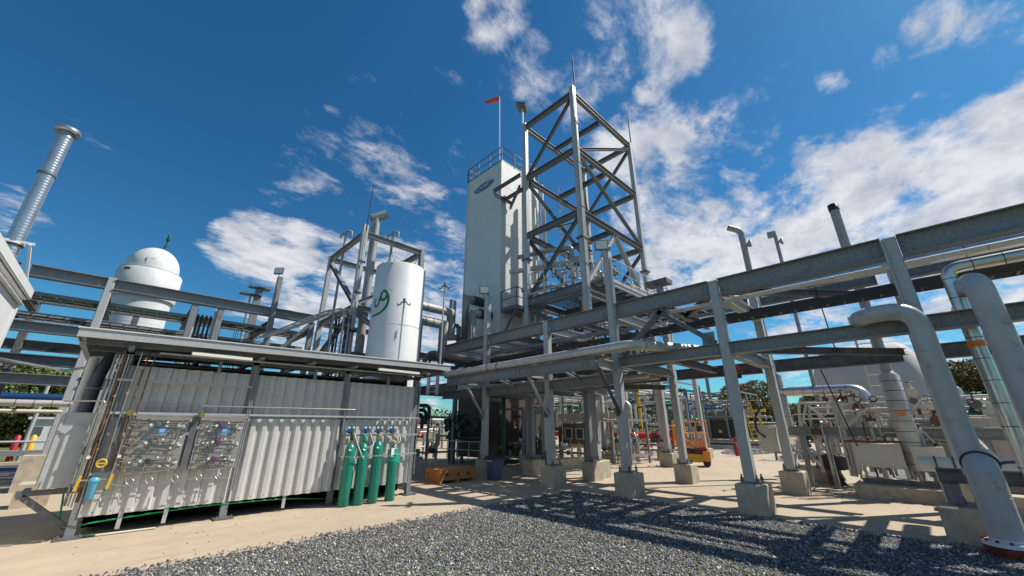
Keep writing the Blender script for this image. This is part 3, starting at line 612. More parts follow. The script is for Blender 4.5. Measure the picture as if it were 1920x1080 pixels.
# ------------------------------------------------------------------ white cold box
BX0, BX1, BY0, BY1, BZ = 13.25, 16.6, 14.5, 17.85, 17.15
cb = thing('cold_box', 'tall white rectangular cold box tower with blue oval logo near its top', 'cold box', (15, 16, 0))
m = MB(); m.bx((BX0, BY0, 3.3), (BX1, BY1, BZ)); part('casing', m, white, cb)
m = MB(); m.bx((BX0+.02, BY0+.02, .25), (BX1-.02, BY1-.02, 3.297)); part('lower_casing', m, brown, cb)  # lower part of the casing, coloured dark brown
for zz_ in (5.4, 7.9, 10.4, 12.9, 15.4):
    part('panel_seam', MB().bx((BX0-.006, BY0-.006, zz_), (BX1+.006, BY1+.006, zz_+.012)), white, cb)
part('corner_angle', MB().bx((BX0-.012, BY0-.012, 3.4), (BX0+.10, BY0+.10, BZ-.001)), white, cb)
for y in (BY0+1.1, BY0+2.2): part('panel_seam', MB().bx((BX0-.005, y, 3.4), (BX0, y+.012, BZ-.01)), white, cb)
for k in range(4): part('panel_port', MB().lathe((BX0-.03, BY0+.5+.06*k, 6.5+k*2.6), [(.06, 0), (.06, .06)], 10, (1, 0, 0)), white, cb)
m = MB(); m.tube([(BX0-.02, BY1-.1, 3.5), (BX0-.02, BY1-.1, BZ)], .025, 6); part('conduit', m, white, cb)
hr = dict(mat=galvd)
handrail(cb, [(BX0, BY1, BZ), (BX0, BY0, BZ), (BX1, BY0, BZ), (BX1, BY1, BZ), (BX0, BY1, BZ)], sp=1.1, mat=galvd, r=.035)
m = MB(); m.bx((BX0+.03, BY0+.03, BZ+.001), (BX1-.03, BY1-.03, BZ+.02)); part('roof_sheet', m, galv2, cb)
# logo
lc = V3((BX0-.012, 16.15, 16.08)); n = 32; vsl = [lc+V3((0, math.cos(2*math.pi*k/n)*-.98, math.sin(2*math.pi*k/n)*.29)) for k in range(n)]
m = MB(); m.add([v for v in vsl]+[v+V3((.011, 0, 0)) for v in vsl], [tuple(range(n)), tuple(range(n, 2*n))[::-1]]+[(k, (k+1) % n, n+(k+1) % n, n+k) for k in range(n)]); lg = part('logo_plate', m, navy, cb)
m = MB()
def ring2(c, ry, rz, w, x):
    vs_ = []; N = 36
    for k in range(N):
        a = 2*math.pi*k/N
        for f in (0, 1): vs_.append((x, c.y-math.cos(a)*(ry-w*f), c.z+math.sin(a)*(rz-w*f)))
    return vs_, [(2*k, 2*((k+1) % N), 2*((k+1) % N)+1, 2*k+1) for k in range(N)]
m.add(*ring2(lc, .93, .25, .025, BX0-.016)); 
vt, ft = text_mb('CHART', .40, .003, .25)
m.add([(BX0-.018-v.z, lc.y-v.x*1.15, lc.z+v.y) for v in vt], ft); part('logo_lettering', m, labelw, lg)
# access gantry from tower to box and balcony
gn = thing('access_gantry', 'steel gantry bracket joining the tower to the upper part of the cold box', 'gantry', (13, 13.2, 14.2))
beam(gn, (12.55, 12.2, 14.55), (12.55, 14.4, 14.55), .2, .12, galvd); beam(gn, (13.4, 12.2, 14.35), (13.4, 14.45, 14.35), .2, .12, galvd); beam(gn, (12.55, 14.3, 14.3), (13.9, 14.3, 14.3), .18, .12, galvd); beam(gn, (12.7, 12.4, 14.0), (13.9, 14.4, 14.0), .16, .12, galvd)
bl = thing('balcony', 'small balcony with dark handrail on the near face of the cold box', 'balcony', (14, 14, 7.5))
part('deck', MB().bx((13.3, 13.3, 7.42), (16.2, 14.48, 7.5)), galvd, bl); handrail(bl, [(13.3, 14.45, 7.5), (13.3, 13.3, 7.5), (15.2, 13.3, 7.5)], sp=.8, mat=galvd, r=.03)
part('knee_brace', MB().bar((13.35, 13.4, 7.4), (13.35, 14.45, 6.0), .08, .08), galvd, bl); part('knee_brace', MB().bar((15.1, 13.4, 7.4), (15.1, 14.45, 6.0), .08, .08), galvd, bl)
ws = thing('windsock', 'orange windsock on a thin white pole above the cold box', 'windsock', (13.5, 14.9, 17.15))
part('pole', MB().tube([(13.45, 14.9, 17.15), (13.4, 14.95, 22.7)], .035, 8), white, ws); m = MB()
a0 = V3((13.4, 15.0, 22.6)); a1 = V3((12.85, 15.8, 22.4)); m.tube([a0, a0.lerp(a1, .5), a1], .2, 14, cap=False, rr=[.16, .14, .08]); part('sock', m, socko, ws)
part('frame_ring', MB().torus(a0, .16, .02, a0-a1), dark, ws)
for (x, y, zt) in ((13.3, 17.7, 19.6), (16.5, 14.6, 18.9)):
    solo('lightning_rod', MB().tube([(x, y, 17.2), (x, y, zt)], .025, 6), dark, 'thin short rod on the '+('far left' if y > 16 else 'right')+' corner of the cold box roof', 'lightning rod', 'lightning rods')

# insulated loops left of cold box
for k, (Y, pts, r_) in enumerate(((15.9, [(8.2, 15.9, 7.25), (11.1, 15.9, 7.25), (11.1, 15.9, 5.95), (12.05, 15.9, 5.95), (12.05, 15.9, 8.25), (13.3, 15.9, 8.25)], .21),
                                  (15.3, [(8.2, 15.3, 6.35), (10.3, 15.3, 6.35), (10.3, 15.3, 4.95), (12.05, 15.3, 4.95), (12.05, 15.3, 7.3), (13.3, 15.3, 7.35)], .22))):
    t = thing('insulated_duct', ['upper grey insulated duct with square mitred loop entering the cold box', 'lower grey insulated duct with wide U loop under the first one'][k], 'duct', pts[0], 'insulated ducts between the logo tank and the cold box')
    part('duct_run', MB().tube(pts, r_, 16, 0), duct, t)
    part('dark_sleeve', MB().tube([(12.5, Y, pts[-1][2]), (13.24, Y, pts[-1][2])], r_+.05, 16), darkblue, t)
    for x in (9.2, 9.6): part('strap', MB().torus((x, Y, pts[0][2]), r_+.005, .012, (1, 0, 0)), galvd, t)
for k, x in enumerate((11.35, 11.6)): pipe('vent_riser', ['left', 'right'][k]+' slim grey riser standing between the duct loops', [(x, 16.3, 6.0), (x, 16.3, 8.1)], .08, duct, group='slim risers between the ducts')
ds = thing('duct_support', 'steel frame carrying the insulated ducts beside the cold box', 'steel frame', (11, 16, 0))
for x in (9.9, 12.3): column(ds, x, 16.8, 0, 6.9, .2, .2); 
for zz_ in (4.6, 6.9): beam(ds, (9.9, 16.8, zz_), (12.3, 16.8, zz_), .2, .14)

# ------------------------------------------------------------------ cylindrical tank with green lettering
TC = V3((6.5, 12.74, 0)); TR = .912
tk = thing('storage_tank', 'white upright cylinder tank with green "ug" lettering', 'tank', (6.5, 12.74, 0))
m = MB().lathe(TC, [(TR, .3), (TR, 7.32), (TR-.03, 7.35), (0, 7.42)], 64); part('shell', m, white, tk)
part('weld_seam', MB().lathe(TC, [(TR+.004, 5.0), (TR+.004, 5.02)], 64), white, tk); part('skirt', MB().lathe(TC, [(TR-.1, 0), (TR-.1, .3)], 32), concb, tk)
for k in range(10):
    a = R(-170+k*17); part('rim_bolt', MB().lathe(TC+V3((math.cos(a)*(TR-.05), math.sin(a)*(TR-.05), 7.35)), [(.02, 0), (.02, .06)], 6), galvd, tk)
def on_tank(pts, w, name):
    m = MB(); P = []
    for i in range(len(pts)-1):
        for s_ in range(6):
            t_ = s_/6; p0 = pts[max(0, i-1)]; p1 = pts[i]; p2 = pts[i+1]; p3 = pts[min(len(pts)-1, i+2)]
            P.append(tuple(.5*((2*p1[j])+(-p0[j]+p2[j])*t_+(2*p0[j]-5*p1[j]+4*p2[j]-p3[j])*t_**2+(-p0[j]+3*p1[j]-3*p2[j]+p3[j])*t_**3) for j in (0, 1)))
    P.append(pts[-1]); rr = TR+.004; vs_ = []
    for i, (a, z_) in enumerate(P):
        q0 = P[max(0, i-1)]; q1 = P[min(len(P)-1, i+1)]; dx = R(q1[0]-q0[0])*TR; dz = q1[1]-q0[1]; L_ = math.hypot(dx, dz) or 1; nx, nz = -dz/L_*w/2, dx/L_*w/2
        for s_ in (-1, 1):
            aa = R(a)+s_*nx/TR; vs_.append((TC.x+rr*math.cos(aa), TC.y+rr*math.sin(aa), z_+s_*nz))
    m.add(vs_, [(2*i, 2*i+1, 2*i+3, 2*i+2) for i in range(len(P)-1)]); part(name, m, logog, tk)
on_tank([(-174, 5.96), (-175.5, 5.82), (-171.5, 5.68), (-165.5, 5.69), (-161.5, 5.82), (-160.5, 5.97), (-160.8, 5.68)][:6], .085, 'letter_u')
on_tank([(-142, 6.06), (-146.5, 6.19), (-153, 6.2), (-158.2, 6.08), (-157.4, 5.95), (-151.5, 5.87), (-145.5, 5.93), (-141.5, 6.06), (-139.2, 5.93), (-139.6, 5.73), (-144.5, 5.57), (-154.3, 5.43), (-166.5, 5.36), (-180, 5.33)], .09, 'letter_g')
vt, ft = text_mb('TM', .09, .001)
m = MB(); m.add([(TC.x+(TR+.005)*math.cos(R(-134)+v.x/TR), TC.y+(TR+.005)*math.sin(R(-134)+v.x/TR), 6.22+v.y) for v in vt], ft); part('trademark_sign', m, logog, tk)
# poles with hooked lamp clusters on the shed roof
def hook_lamp(x, y, z0, z1, lb, curl=True):
    t = thing('lamp_pole', lb, 'lamp pole', (x, y, z0), 'thin poles standing behind the shed'); part('pole', MB().tube([(x, y, z0), (x, y, z1)], .028, 8), galv2, t)
    if curl:
        m = MB(); s = V3((.7, -.7, 0))
        for k in (-1, 1):
            c = V3((x, y, z1)); m.tube([c+V3((0, 0, .02)), c+s*k*.08+V3((0, 0, .03)), c+s*k*.12+V3((0, 0, -.06)), c+s*k*.2+V3((0, 0, -.07)), c+s*k*.22+V3((0, 0, -.02))], .022, 7, .03)
        m.lathe((x, y, z1), [(.05, 0), (.05, .14)], 8); part('hook_arms', m, galvd, t)
        for k in (-1, 1): part('lamp', MB().lathe(V3((x, y, z1-.11))+s*k*.2, [(.035, 0), (.025, .04)], 10), cream, t)
    else: part('cross_bar', MB().bar((x-.3, y+.2, z1), (x+.3, y-.2, z1), .06, .03), galvd, t)
hook_lamp(7.35, 11.0, 3.3, 6.45, 'thin pole with curled lamp hooks between the logo tank and the cold box')
hook_lamp(5.9, 11.15, 3.3, 5.55, 'thin pole with curled lamp hooks in front of the logo tank')

# ------------------------------------------------------------------ second steel frame with exhaust stack
f2 = thing('frame_tower', 'open galvanised steel frame around the tall exhaust pipe behind the shed', 'steel frame', (6.8, 16, 0))
FX0, FX1, FY0, FY1, FZ = 5.5, 8.2, 14.3, 17.9, 9.3
for x, y in ((FX0, FY0), (FX0, FY1), (FX1, FY0), (FX1, FY1)):
    column(f2, x, y, .5, FZ+(.25 if (x, y) == (FX0, FY0) else 0), .21, .2, galv2 if x == FX0 else galv)
    pedestal(x, y, .7, .5, 'concrete pedestal under the '+('near ' if y == FY0 else 'far ')+('left' if x == FX0 else 'right')+' leg of the frame behind the shed', bolts=False)
for zz_ in (FZ-.15, 6.0, 4.2):
    for x in (FX0, FX1): beam(f2, (x, FY0+.1, zz_), (x, FY1-.1, zz_), .22, .16)
    for y in (FY0, FY1): beam(f2, (FX0+.1, y, zz_), (FX1-.1, y, zz_), .22, .16)
for p0, p1 in (((FX0, FY1-.1, FZ-.4), (FX0, FY0+.1, 6.2)), ((FX0, FY0+.1, 5.8), (FX0, FY1, 4.3)), ((FX0+.1, FY0, 6.2), (FX1, FY0, 7.9)), ((FX0+.1, FY0, 5.8), (FX1, FY0, 4.4))): part('diagonal_brace', MB().ibeam(p0, p1, .16, .16, .012, .01), galv, f2)
part('conduit', MB().tube([(FX0-.05, FY0-.18, .5), (FX0-.05, FY0-.18, 9.2)], .03, 7), galv2, f2)
for zz_ in (5, 6.5, 7.8): part('conduit_clamp', MB().bx((FX0-.12, FY0-.24, zz_), (FX0+.1, FY0-.17, zz_+.08)), dark, f2)
solo('lightning_rod', MB().tube([(FX0, FY0-.1, 8.4), (FX0+.05, FY0-.1, 11.5)], .022, 6), dark, 'black lightning rod on the frame behind the shed', 'lightning rod', 'lightning rods')
t = thing('exhaust_stack', 'pale exhaust pipe with slanted open tip inside the frame behind the shed', 'stack', (6.05, 14.9, 0))
part('stack_pipe', MB().tube([(6.18, 14.95, .3), (6.18, 14.95, 10.45)], .17, 18), stackm, t); a0 = V3((6.0, 15.05, 10.35)); a1 = V3((6.55, 14.8, 10.7)); part('tip', MB().tube([a0, a1], .2, 18, cap=False).tube([a0+(a1-a0)*.05, a1*.999], .185, 18, cap=False), stackm, t)
part('tip_lining', MB().lathe(a0.lerp(a1, .6), [(.18, 0), (.18, .01)], 16, a1-a0), dark, t)
for (x, y, zt, lb) in ((5.55, 16.6, 9.95, 'thin vent pipe with curled cap left of the exhaust pipe'), (7.0, 14.9, 9.8, 'thin vent pipe with curled cap right of the exhaust pipe')):
    t = thing('vent_pipe', lb, 'vent pipe', (x, y, 0), 'thin curled vent pipes'); part('riser', MB().tube([(x, y, .5), (x, y, zt)], .055, 10), stackm, t)
    part('return_cap', MB().tube([(x, y, zt-.02), (x, y, zt+.25), (x+.2, y-.12, zt+.25), (x+.2, y-.12, zt-.02)], .05, 8, .1), stackm, t); part('return_cap', MB().tube([(x, y, zt+.1), (x-.16, y+.1, zt+.05), (x-.18, y+.12, zt-.15)], .04, 8, .08), stackm, t)
# drop-down tray hoops
for k, (x, y) in enumerate(((4.95, 14.6), (5.15, 14.1))):
    t = thing('cable_tray', ['green edged cable tray arching down beside the frame behind the shed', 'second narrow cable tray arching down beside the frame'][k], 'cable tray', (x, y, 3))
    for s_ in (0, .35 if k == 0 else .2): part('side_rail', MB().tube([(x-1.9+s_*.3, y+2.6-s_, 4.85), (x+s_, y+.1-s_*.3, 5.95), (x+s_*.9, y-s_*.3, 2.6)], .035, 8, .35), galv2, t)
    m = MB()
    for i in range(9): q = V3((x, y, 5.5-i*.3)); m.bar(q, q+V3((.33 if k == 0 else .2, -.1, 0)), .03, .02)
    for i in range(6):
        q = V3((x-1.5, y+2.1, 5.03)).lerp(V3((x-.2, y+.3, 5.8)), i/5); m.bar(q, q+V3((.15, -.33, 0)), .03, .02)
    part('tray_ladder', m, galv2, t)
    part('cable', MB().tube([(x+.1, y+.05, 5.6), (x+.12, y, 2.6)], .05, 8).tube([(x+.2, y+.02, 5.6), (x+.22, y, 2.6)], .035, 8), dark, t)
t = thing('fan_coil', 'round grey cable reel hanging at the rack corner beside the shed roof', 'cable reel', (8.6, 13.4, 4.1)); part('reel', MB().torus((8.6, 13.4, 4.1), .42, .1, (.9, .3, .1), 22, 8), galvd, t); part('hub', MB().torus((8.7, 13.45, 4.1), .25, .05, (.9, .3, .1), 18, 6), greend, t)
t = thing('tray_riser', 'short vertical galvanised tray section beside the right end of the shed', 'cable tray', (7.7, 12.3, 2.9)); 
for s_ in (0, .22): part('side_rail', MB().bx((7.55+s_, 11.9-s_, 2.75), (7.60+s_, 12.05-s_, 3.75)), galv2, t)
for i in range(5): part('rung', MB().bar((7.6, 11.95, 2.85+i*.18), (7.8, 11.75, 2.85+i*.18), .02, .03), galv2, t)

# ------------------------------------------------------------------ left pipe rack (runs along X at Y=18 and 21.5)
lr = thing('pipe_rack', 'long galvanised steel pipe rack running behind the shed on the left', 'pipe rack', (0, 19, 0))
LX = [-6.2, -3.05, -1.2, 1.1, 1.9, 3.62, 5.3]
def xb(Y, x0, x1, z_, h=.36, b=.3, mat=None): beam(lr, (x0, Y, z_), (x1, Y, z_), h, b, mat)
cuts = [-9, -3.05, -1.2, 3.62, 5.35]
for a, c in zip(cuts[:-1], cuts[1:]):
    xb(18, a+.1, c-.1, 6.18); xb(21.5, a+.1, c-.1, 6.1, .34, .26, galv)
    if c < 0: xb(18, a+.1, c-.1, 4.5, .3, .3); xb(21.5, a+.1, c-.1, 4.4, .34, .26, galvd)
    xb(18, a+.1, c-.1, 3.0, .3, .3, galv); xb(18.0, a+.1, c-.1, 3.55, .3, .3, galvd) if c < 0 else None
for x, z0, z1 in ((-1.2, .9, 6.4), (-3.05, 4.6, 6.0), (1.1, 3.2, 6.0), (1.9, 3.2, 6.0), (3.62, 0, 7.75), (5.2, 0, 6.0), (-6.2, 0, 6.3)): column(lr, x, 18, z0, z1, .21, .2, galv if x != -1.2 else galv2, (0, 1, 0))
for x in (-3.05, -.4, 1.6, 3.62, 5.3): column(lr, x, 21.5, 0, 6.0, .22, .2, galvd, (0, 1, 0))
for x in (-3.05, -1.2, 1.1, 3.62, 5.2):
    for zz_ in (5.7, 3.2): beam(lr, (x, 18.2, zz_), (x, 21.3, zz_), .26, .2, galvd)
part('diagonal_brace', MB().bar((2.9, 17.95, 3.2), (5.1, 17.95, 5.9), .12, .12), galvd, lr)
part('diagonal_brace', MB().bar((3.9, 21.4, 4.4), (3.7, 21.4, 5.9), .1, .1), galvd, lr)
for k, (y, z_, cmat) in enumerate(((18.6, 5.62, greend), (19.5, 5.72, dark), (20.6, 5.25, dark), (19.0, 5.05, greend))):
    t = thing('cable_tray', ['upper front ladder tray with green cables', 'upper middle ladder tray with dark cables', 'rear low ladder tray with dark cables', 'lower front ladder tray with green cables'][k]+' on the left pipe rack', 'cable tray', (0, y, z_), 'cable trays on the left rack')
    cable_tray(t, (-9, y, z_), (5.2, y, z_-.05), .5, .1, .35, galv, 4, cmat)
for k, x in enumerate((1.3, 1.42, 1.55, 1.68)): part('cable_drop', MB().tube([(x, 18.3, 5.7), (x, 18.3, 3.0)], .035, 7), dark if k % 2 else darkblue, lr)
for x in (1.22, 1.78): part('tray_riser', MB().bx((x-.03, 18.2, 3.0), (x+.03, 18.35, 5.9)), white, lr)
pedestal(-1.2, 18.3, .85, .95, 'large concrete pedestal under the left rack column behind the shed', bolts=False)
pedestal(-.95, 14.75, .55, .5, 'low concrete pedestal beside the left end of the shed', bolts=False)
t = thing('floodlight', 'floodlight on the tall left rack post', 'floodlight', (3.62, 18, 7.75), 'square floodlights on rack posts'); floodlight(t, (3.5, 17.9, 7.98), (-.7, -.7, .1), s=.36)
for (x, zt) in ((3.35, 8.1), (3.05, 7.7)):
    t = thing('rack_post', ('wide post with a flat cap plate' if x > 3.2 else 'thin lamp pole with a flat cross bar')+' behind the left rack', 'post', (x, 21.5, 4)); w_ = .3 if x > 3.2 else .05
    part('post', MB().bx((x-w_/2+.2, 21.4, 0), (x+w_/2+.2, 21.6, zt)), galv, t); part('cap_plate', MB().bx((x-.25, 21.3, zt), (x+.65, 21.7, zt+.06)), galvd, t)
for k, x in enumerate((2.3, 2.36, 2.9, 2.97, 3.04)): part('hanging_conduit', MB().tube([(x, 21, 5.8), (x, 21, 3.8)], .012, 5), dark, lr)
# left low pipes and guard
pipe('low_pipe', 'pale banded pipe running left at shoulder height beyond the shed end', [(-8, 14.5, 2.19), (-.78, 14.5, 2.22)], .075, jacketw, bands=.28)
pipe('low_pipe', 'thin pale pipe under the banded pipe at the left edge', [(-8, 14.2, 2.03), (-.95, 14.2, 2.03)], .04, cream)
pipe('blue_pipe', 'dark blue insulated pipe on the far side of the left rack', [(-12, 24, 2.75), (-1.2, 24, 2.75)], .17, bluep)
pipe('steam_line', 'thin kinked steel line below the left rack beams', [(-5, 14, 3.12), (-2.2, 14, 3.12), (-1.15, 14, 2.95), (-.6, 12.5, 2.95), (.2, 10.6, 3.0)], .03, steel, bend=.12)
# ------------------------------------------------------------------ domed white tank
DC = V3((-.48, 26, 0)); dt = thing('domed_tank', 'big white domed tank rising behind the left pipe rack', 'tank', DC)
part('lower_shell', MB().lathe(DC, [(1.12, 0), (1.12, 7.6)], 48), white, dt)
part('upper_shell', MB().lathe(DC, [(1.24, 7.6), (1.26, 7.65), (1.26, 9.0), (1.20, 9.06), (1.0, 9.1)], 48), white, dt)
prof = [(1.07*math.cos(R(a)), 9.05+.15+1.25*math.sin(R(a))) for a in range(0, 91, 9)]; prof = [(1.07, 9.05)]+prof[:-1]+[(0, 10.45)]
part('dome', MB().lathe(DC, prof, 48), white, dt); part('weld_seam', MB().lathe(DC, [(1.125, 6.35), (1.125, 6.37)], 48), white, dt)
part('lifting_lug', MB().box(DC+V3((-.15, -1.0, 9.45)), (.3, .06, .35)), white, dt); part('rim_rail', MB().torus(DC+V3((0, 0, 9.08)), 1.2, .02, (0, 0, 1), 40, 5), galv2, dt)
part('nameplate', MB().box(DC+V3((-.87, -.98, 8.86)), (.28, .01, .12), R(-41.6)), galvd, dt)
m = MB(); m.tube([DC+V3((.15, -.1, 10.3)), DC+V3((.22, -.12, 11.1))], .03, 6); m.tube([DC+V3((.1, -.1, 10.6)), DC+V3((.35, -.1, 10.7))], .02, 6); part('vent_valve', m, greend, dt)
part('valve_head', MB().lathe(DC+V3((.2, -.11, 10.95)), [(.06, 0), (.1, .08), (.05, .2), (.07, .3), (.02, .4)], 10), greend, dt)
# ------------------------------------------------------------------ left white building with spiral stack
bd = thing('white_building', 'corner of a white metal clad building at the left edge', 'building', (-4, 10, 0))
part('wall', MB().bx((-7.5, 4, 0), (-2.12, 13.15, 4.35)), white, bd)
part('corner_trim', MB().bx((-2.2, 13.08, 0), (-2.085, 13.19, 4.348)), white, bd)
part('roof', MB().bx((-7.6, 3.9, 4.351), (-2.0, 13.27, 4.37)), galv2, bd); part('fascia', MB().bx((-2.03, 3.8, 4.375), (-1.99, 13.28, 4.56)), white, bd); part('fascia', MB().bx((-7.6, 13.285, 4.375), (-2.03, 13.32, 4.56)), white, bd)
part('gutter', MB().chan((-2.1, 3.8, 4.26), (-2.1, 13.2, 4.26), .14, .07), white, bd)
st = thing('flue_stack', 'shiny spiral wound flue stack with a ring cap rising at the left edge', 'stack', (-2.3, 11.78, 4))
part('spiral_pipe', MB().lathe((-2.28, 11.78, 3.9), [q for k in range(58) for q in ((.122, k*.067), (.1245, k*.067+.008), (.122, k*.067+.018))], 28), spiral, st)
for zz_ in (6.7, 5.05): part('joint_band', MB().lathe((-2.28, 11.78, zz_), [(.14, 0), (.145, .02), (.14, .05)], 28), galvd if zz_ > 6 else dark, st)
m = MB().lathe((-2.28, 11.78, 7.72), [(.13, -.05), (.13, .1), (.125, .1)], 28); m.lathe((-2.28, 11.78, 7.78), [(.15, .03), (.205, .03), (.205, .13), (.19, .13), (.19, .04), (.15, .04)], 28); part('ring_cap', m, spiral, st)
m = MB(); m.bar((-3.4, 11.7, 5.1), (-2.0, 11.68, 5.14), .04, .05); m.bar((-2.05, 11.65, 5.12), (-2.02, 12.4, 4.55), .04, .04); m.torus((-2.28, 11.78, 5.1), .14, .02); part('bracket', m, white, st)

# ------------------------------------------------------------------ shed with corrugated walls
sh = thing('equipment_shed', 'open sided equipment shed with corrugated light panels and a flat roof', 'shed', (3, 11, 0))
SX = [-.1, 1.95, 4.0, 6.03]
for i, x in enumerate(SX):
    part('post', MB().bx((x-.06, 10.02+.12, .03), (x+.06, 10.14+.12, 3.12)), galv, sh); part('base_plate', MB().bx((x-.16, 9.98, .0), (x+.16, 10.34, .03)), galvd, sh)
    part('post', MB().bx((x-.06, 11.6, .0), (x+.06, 11.72, 3.2)), galv, sh)
    for o in (-.12, .12): part('anchor_nut', MB().lathe((x+o, 10.03, .03), [(.018, 0), (.018, .04)], 6), galvd, sh)
def corrugated(x0, x1, y, z0, z1, pitch=.228, dep=.045, name='corrugated_sheet', ph=0, mat=corr):
    xs = []; x = x0; k = 0
    seq = [(0, 0), (.36, 0), (.5, 1), (.86, 1)]
    nP = int(round((x1-x0)/pitch)); pitch = (x1-x0)/nP
    for i in range(nP):
        for f, d in seq: xs.append((x0+(i+f)*pitch, y-dep*d))
    xs.append((x1, y)); m = MB(); n = len(xs); t_ = .004
    nz = 2; vs_ = []
    for j in range(nz):
        z_ = z0+(z1-z0)*j/(nz-1); vs_ += [(a, b, z_) for a, b in xs]
    for j in range(nz):
        z_ = z0+(z1-z0)*j/(nz-1); vs_ += [(a, b+t_, z_) for a, b in xs]
    fs_ = [(i, i+1, n+i+1, n+i) for i in range(n-1)]+[(2*n+i, 3*n+i, 3*n+i+1, 2*n+i+1) for i in range(n-1)]+[(i, 2*n+i, 2*n+i+1, i+1) for i in range(n-1)]+[(n+i, n+i+1, 3*n+i+1, 3*n+i) for i in range(n-1)]
    m.add(vs_, fs_); o = part(name, m, mat, sh)
    m = MB()
    for i in range(0, nP, 1):
        for z_ in (z0+.06, z1-.06): m.lathe((x0+(i+.68)*pitch, y-dep-.006, z_), [(.009, 0), (.009, .006)], 6, (0, 1, 0), False)
    part('sheet_screws', m, galvd, o)
    return o
for i in range(3):
    a, c = SX[i]+.03, SX[i+1]-.03
    corrugated(a, c, 10.12, .30+.0, 1.86, ph=i)
    corrugated(a, c, 10.20, 1.80, 2.78)
    part('backing_sheet', MB().bx((a, 10.27, .35), (c, 10.28, 2.76)), corr, sh)
# unistrut rails
for x0, x1, z_ in ((-.15, 1.95, 2.5), (-.1, 6.1, 1.93), (4.0, 6.1, 1.5), (4.0, 6.1, 1.02), (-.1, 1.95, 1.93-.98)):
    part('strut_rail', MB().bx((x0, 9.99, z_-.02), (x1, 10.035, z_+.02)), galv2, sh)
part('strut_rail', MB().tube([(.2, 9.98, 2.08), (4.25, 9.98, 2.10)], .014, 6), steel, sh)
for x in (1.95, 1.99, 4.0, 6.06): part('conduit', MB().tube([(x, 10.0, .5), (x, 10.0, 2.9)], .018, 7), galv, sh)
# roof
def slab(x0, x1, y0, y1, z0a, z0b, th):
    m = MB(); m.add([(x0, y0, z0a), (x1, y0, z0b), (x1, y1, z0b), (x0, y1, z0a), (x0, y0, z0a+th), (x1, y0, z0b+th), (x1, y1, z0b+th), (x0, y1, z0a+th)], [(0, 3, 2, 1), (4, 5, 6, 7), (0, 1, 5, 4), (1, 2, 6, 5), (2, 3, 7, 6), (3, 0, 4, 7)]); return m
part('roof', slab(-.78, 6.75, 9.62, 12.1, 3.17, 3.31, .05), galv2, sh); part('fascia', slab(-.8, 6.78, 9.58, 9.617, 3.125, 3.265, .14), galv2, sh); part('fascia', slab(-.8, -.783, 9.62, 12.1, 3.12, 3.12, .13), galv2, sh); part('roof_edge_lip', slab(-.82, 6.8, 9.56, 9.60, 3.268, 3.408, .02), white, sh)
for y in (9.9, 10.7, 11.6): part('purlin', slab(-.7, 6.7, y, y+.07, 3.06, 3.20, .105), galvd, sh)
for x in SX+[-.7, 1.0, 3.0, 5.0, 6.6]: part('rafter', MB().bx((x-.04, 9.66, 3.0+(x+.8)*.0186), (x+.04, 12.0, 3.055+(x+.8)*.0186)), galv, sh)
part('header_beam', MB().bx((-.2, 10.14, 2.98), (6.15, 10.24, 3.05)), galvd, sh)
part('hanging_rail', MB().tube([(.3, 9.92, 3.02), (6.1, 9.95, 3.08)], .02, 6), galv2, sh)
for (x0, x1, z_, lb) in ((.75, 1.75, 3.02, 'long white tube lamp under the roof at the left half of the shed'), (4.55, 5.75, 3.09, 'long white tube lamp under the roof at the right half of the shed')):
    t = thing('tube_lamp', lb, 'lamp', (x0, 9.86, z_), 'tube lamps under the shed roof'); part('diffuser', MB().bx((x0, 9.57, z_-.02), (x1, 9.65, z_+.035)), tube_l, t); part('housing', MB().bx((x0+.25, 9.66, z_-.01), (x1-.2, 9.74, z_+.06)), galv, t); part('junction_box', MB().bx((x0+.1, 9.66, z_-.01), (x0+.22, 9.74, z_+.06)), galv2, t)
for x in (1.3, 3.2, 5.1): part('hanger', MB().bx((x-.03, 10.06, 2.76), (x+.03, 10.12, 3.0)), galv, sh)
part('darkening_inner_wall', MB().bx((-.05, 11.5, .3), (6.0, 11.53, 3.04)), brown, sh); part('darkening_inner_wall', MB().bx((-.04, 10.6, .3), (-.01, 11.49, 3.0)), brown, sh); part('darkening_inner_wall', MB().bx((5.94, 10.6, .3), (5.97, 11.49, 3.0)), brown, sh)  # back wall raised and side walls added to darken the gap under the roof
for k in range(4): part('ceiling_conduit', MB().tube([(.1, 10.5+.25*k, 2.86+.03*k), (5.9, 10.5+.25*k, 2.92+.03*k)], .02+.008*(k % 2), 6), [galvd, galv, rust, galv][k], sh); part('floor_skid', MB().bx((.0, 10.5, .08), (5.9, 11.4, .22)), galvd, sh)
for x in (.45, 1.05, 3.0): part('leg_angle', MB().bx((x-.03, 10.1, .06), (x+.03, 10.13, .33)), galv2, sh)
# shed interior: heaters and shelves so the gap under the roof is not empty
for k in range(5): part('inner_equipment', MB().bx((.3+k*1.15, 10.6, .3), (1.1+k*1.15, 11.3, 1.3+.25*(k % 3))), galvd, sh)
pipe('garden_hose', 'bright green hose trailing under the corrugated panels', [(-.35, 10.5, .75), (-.25, 10.25, .12), (.1, 10.12, .20), (1.5, 10.14, .27), (3.0, 10.14, .24), (4.4, 10.5, .04)], .013, M('green_hose', (.005, .33, .09), (.005, .28, .07), 5, .35), bend=.3, cat='hose')
solo('loose_conduit', MB().tube([(.18, 10.02, .02), (.95, 9.98, .02)], .017, 8), cream, 'short pale conduit lying on the slab below the left panel', 'conduit')
solo('green_connector', MB().lathe((.06, 10.03, .025), [(.025, 0), (.025, .14), (.015, .16)], 10, (1, -.05, 0)), greend, 'green connector on the end of the loose conduit', 'connector')

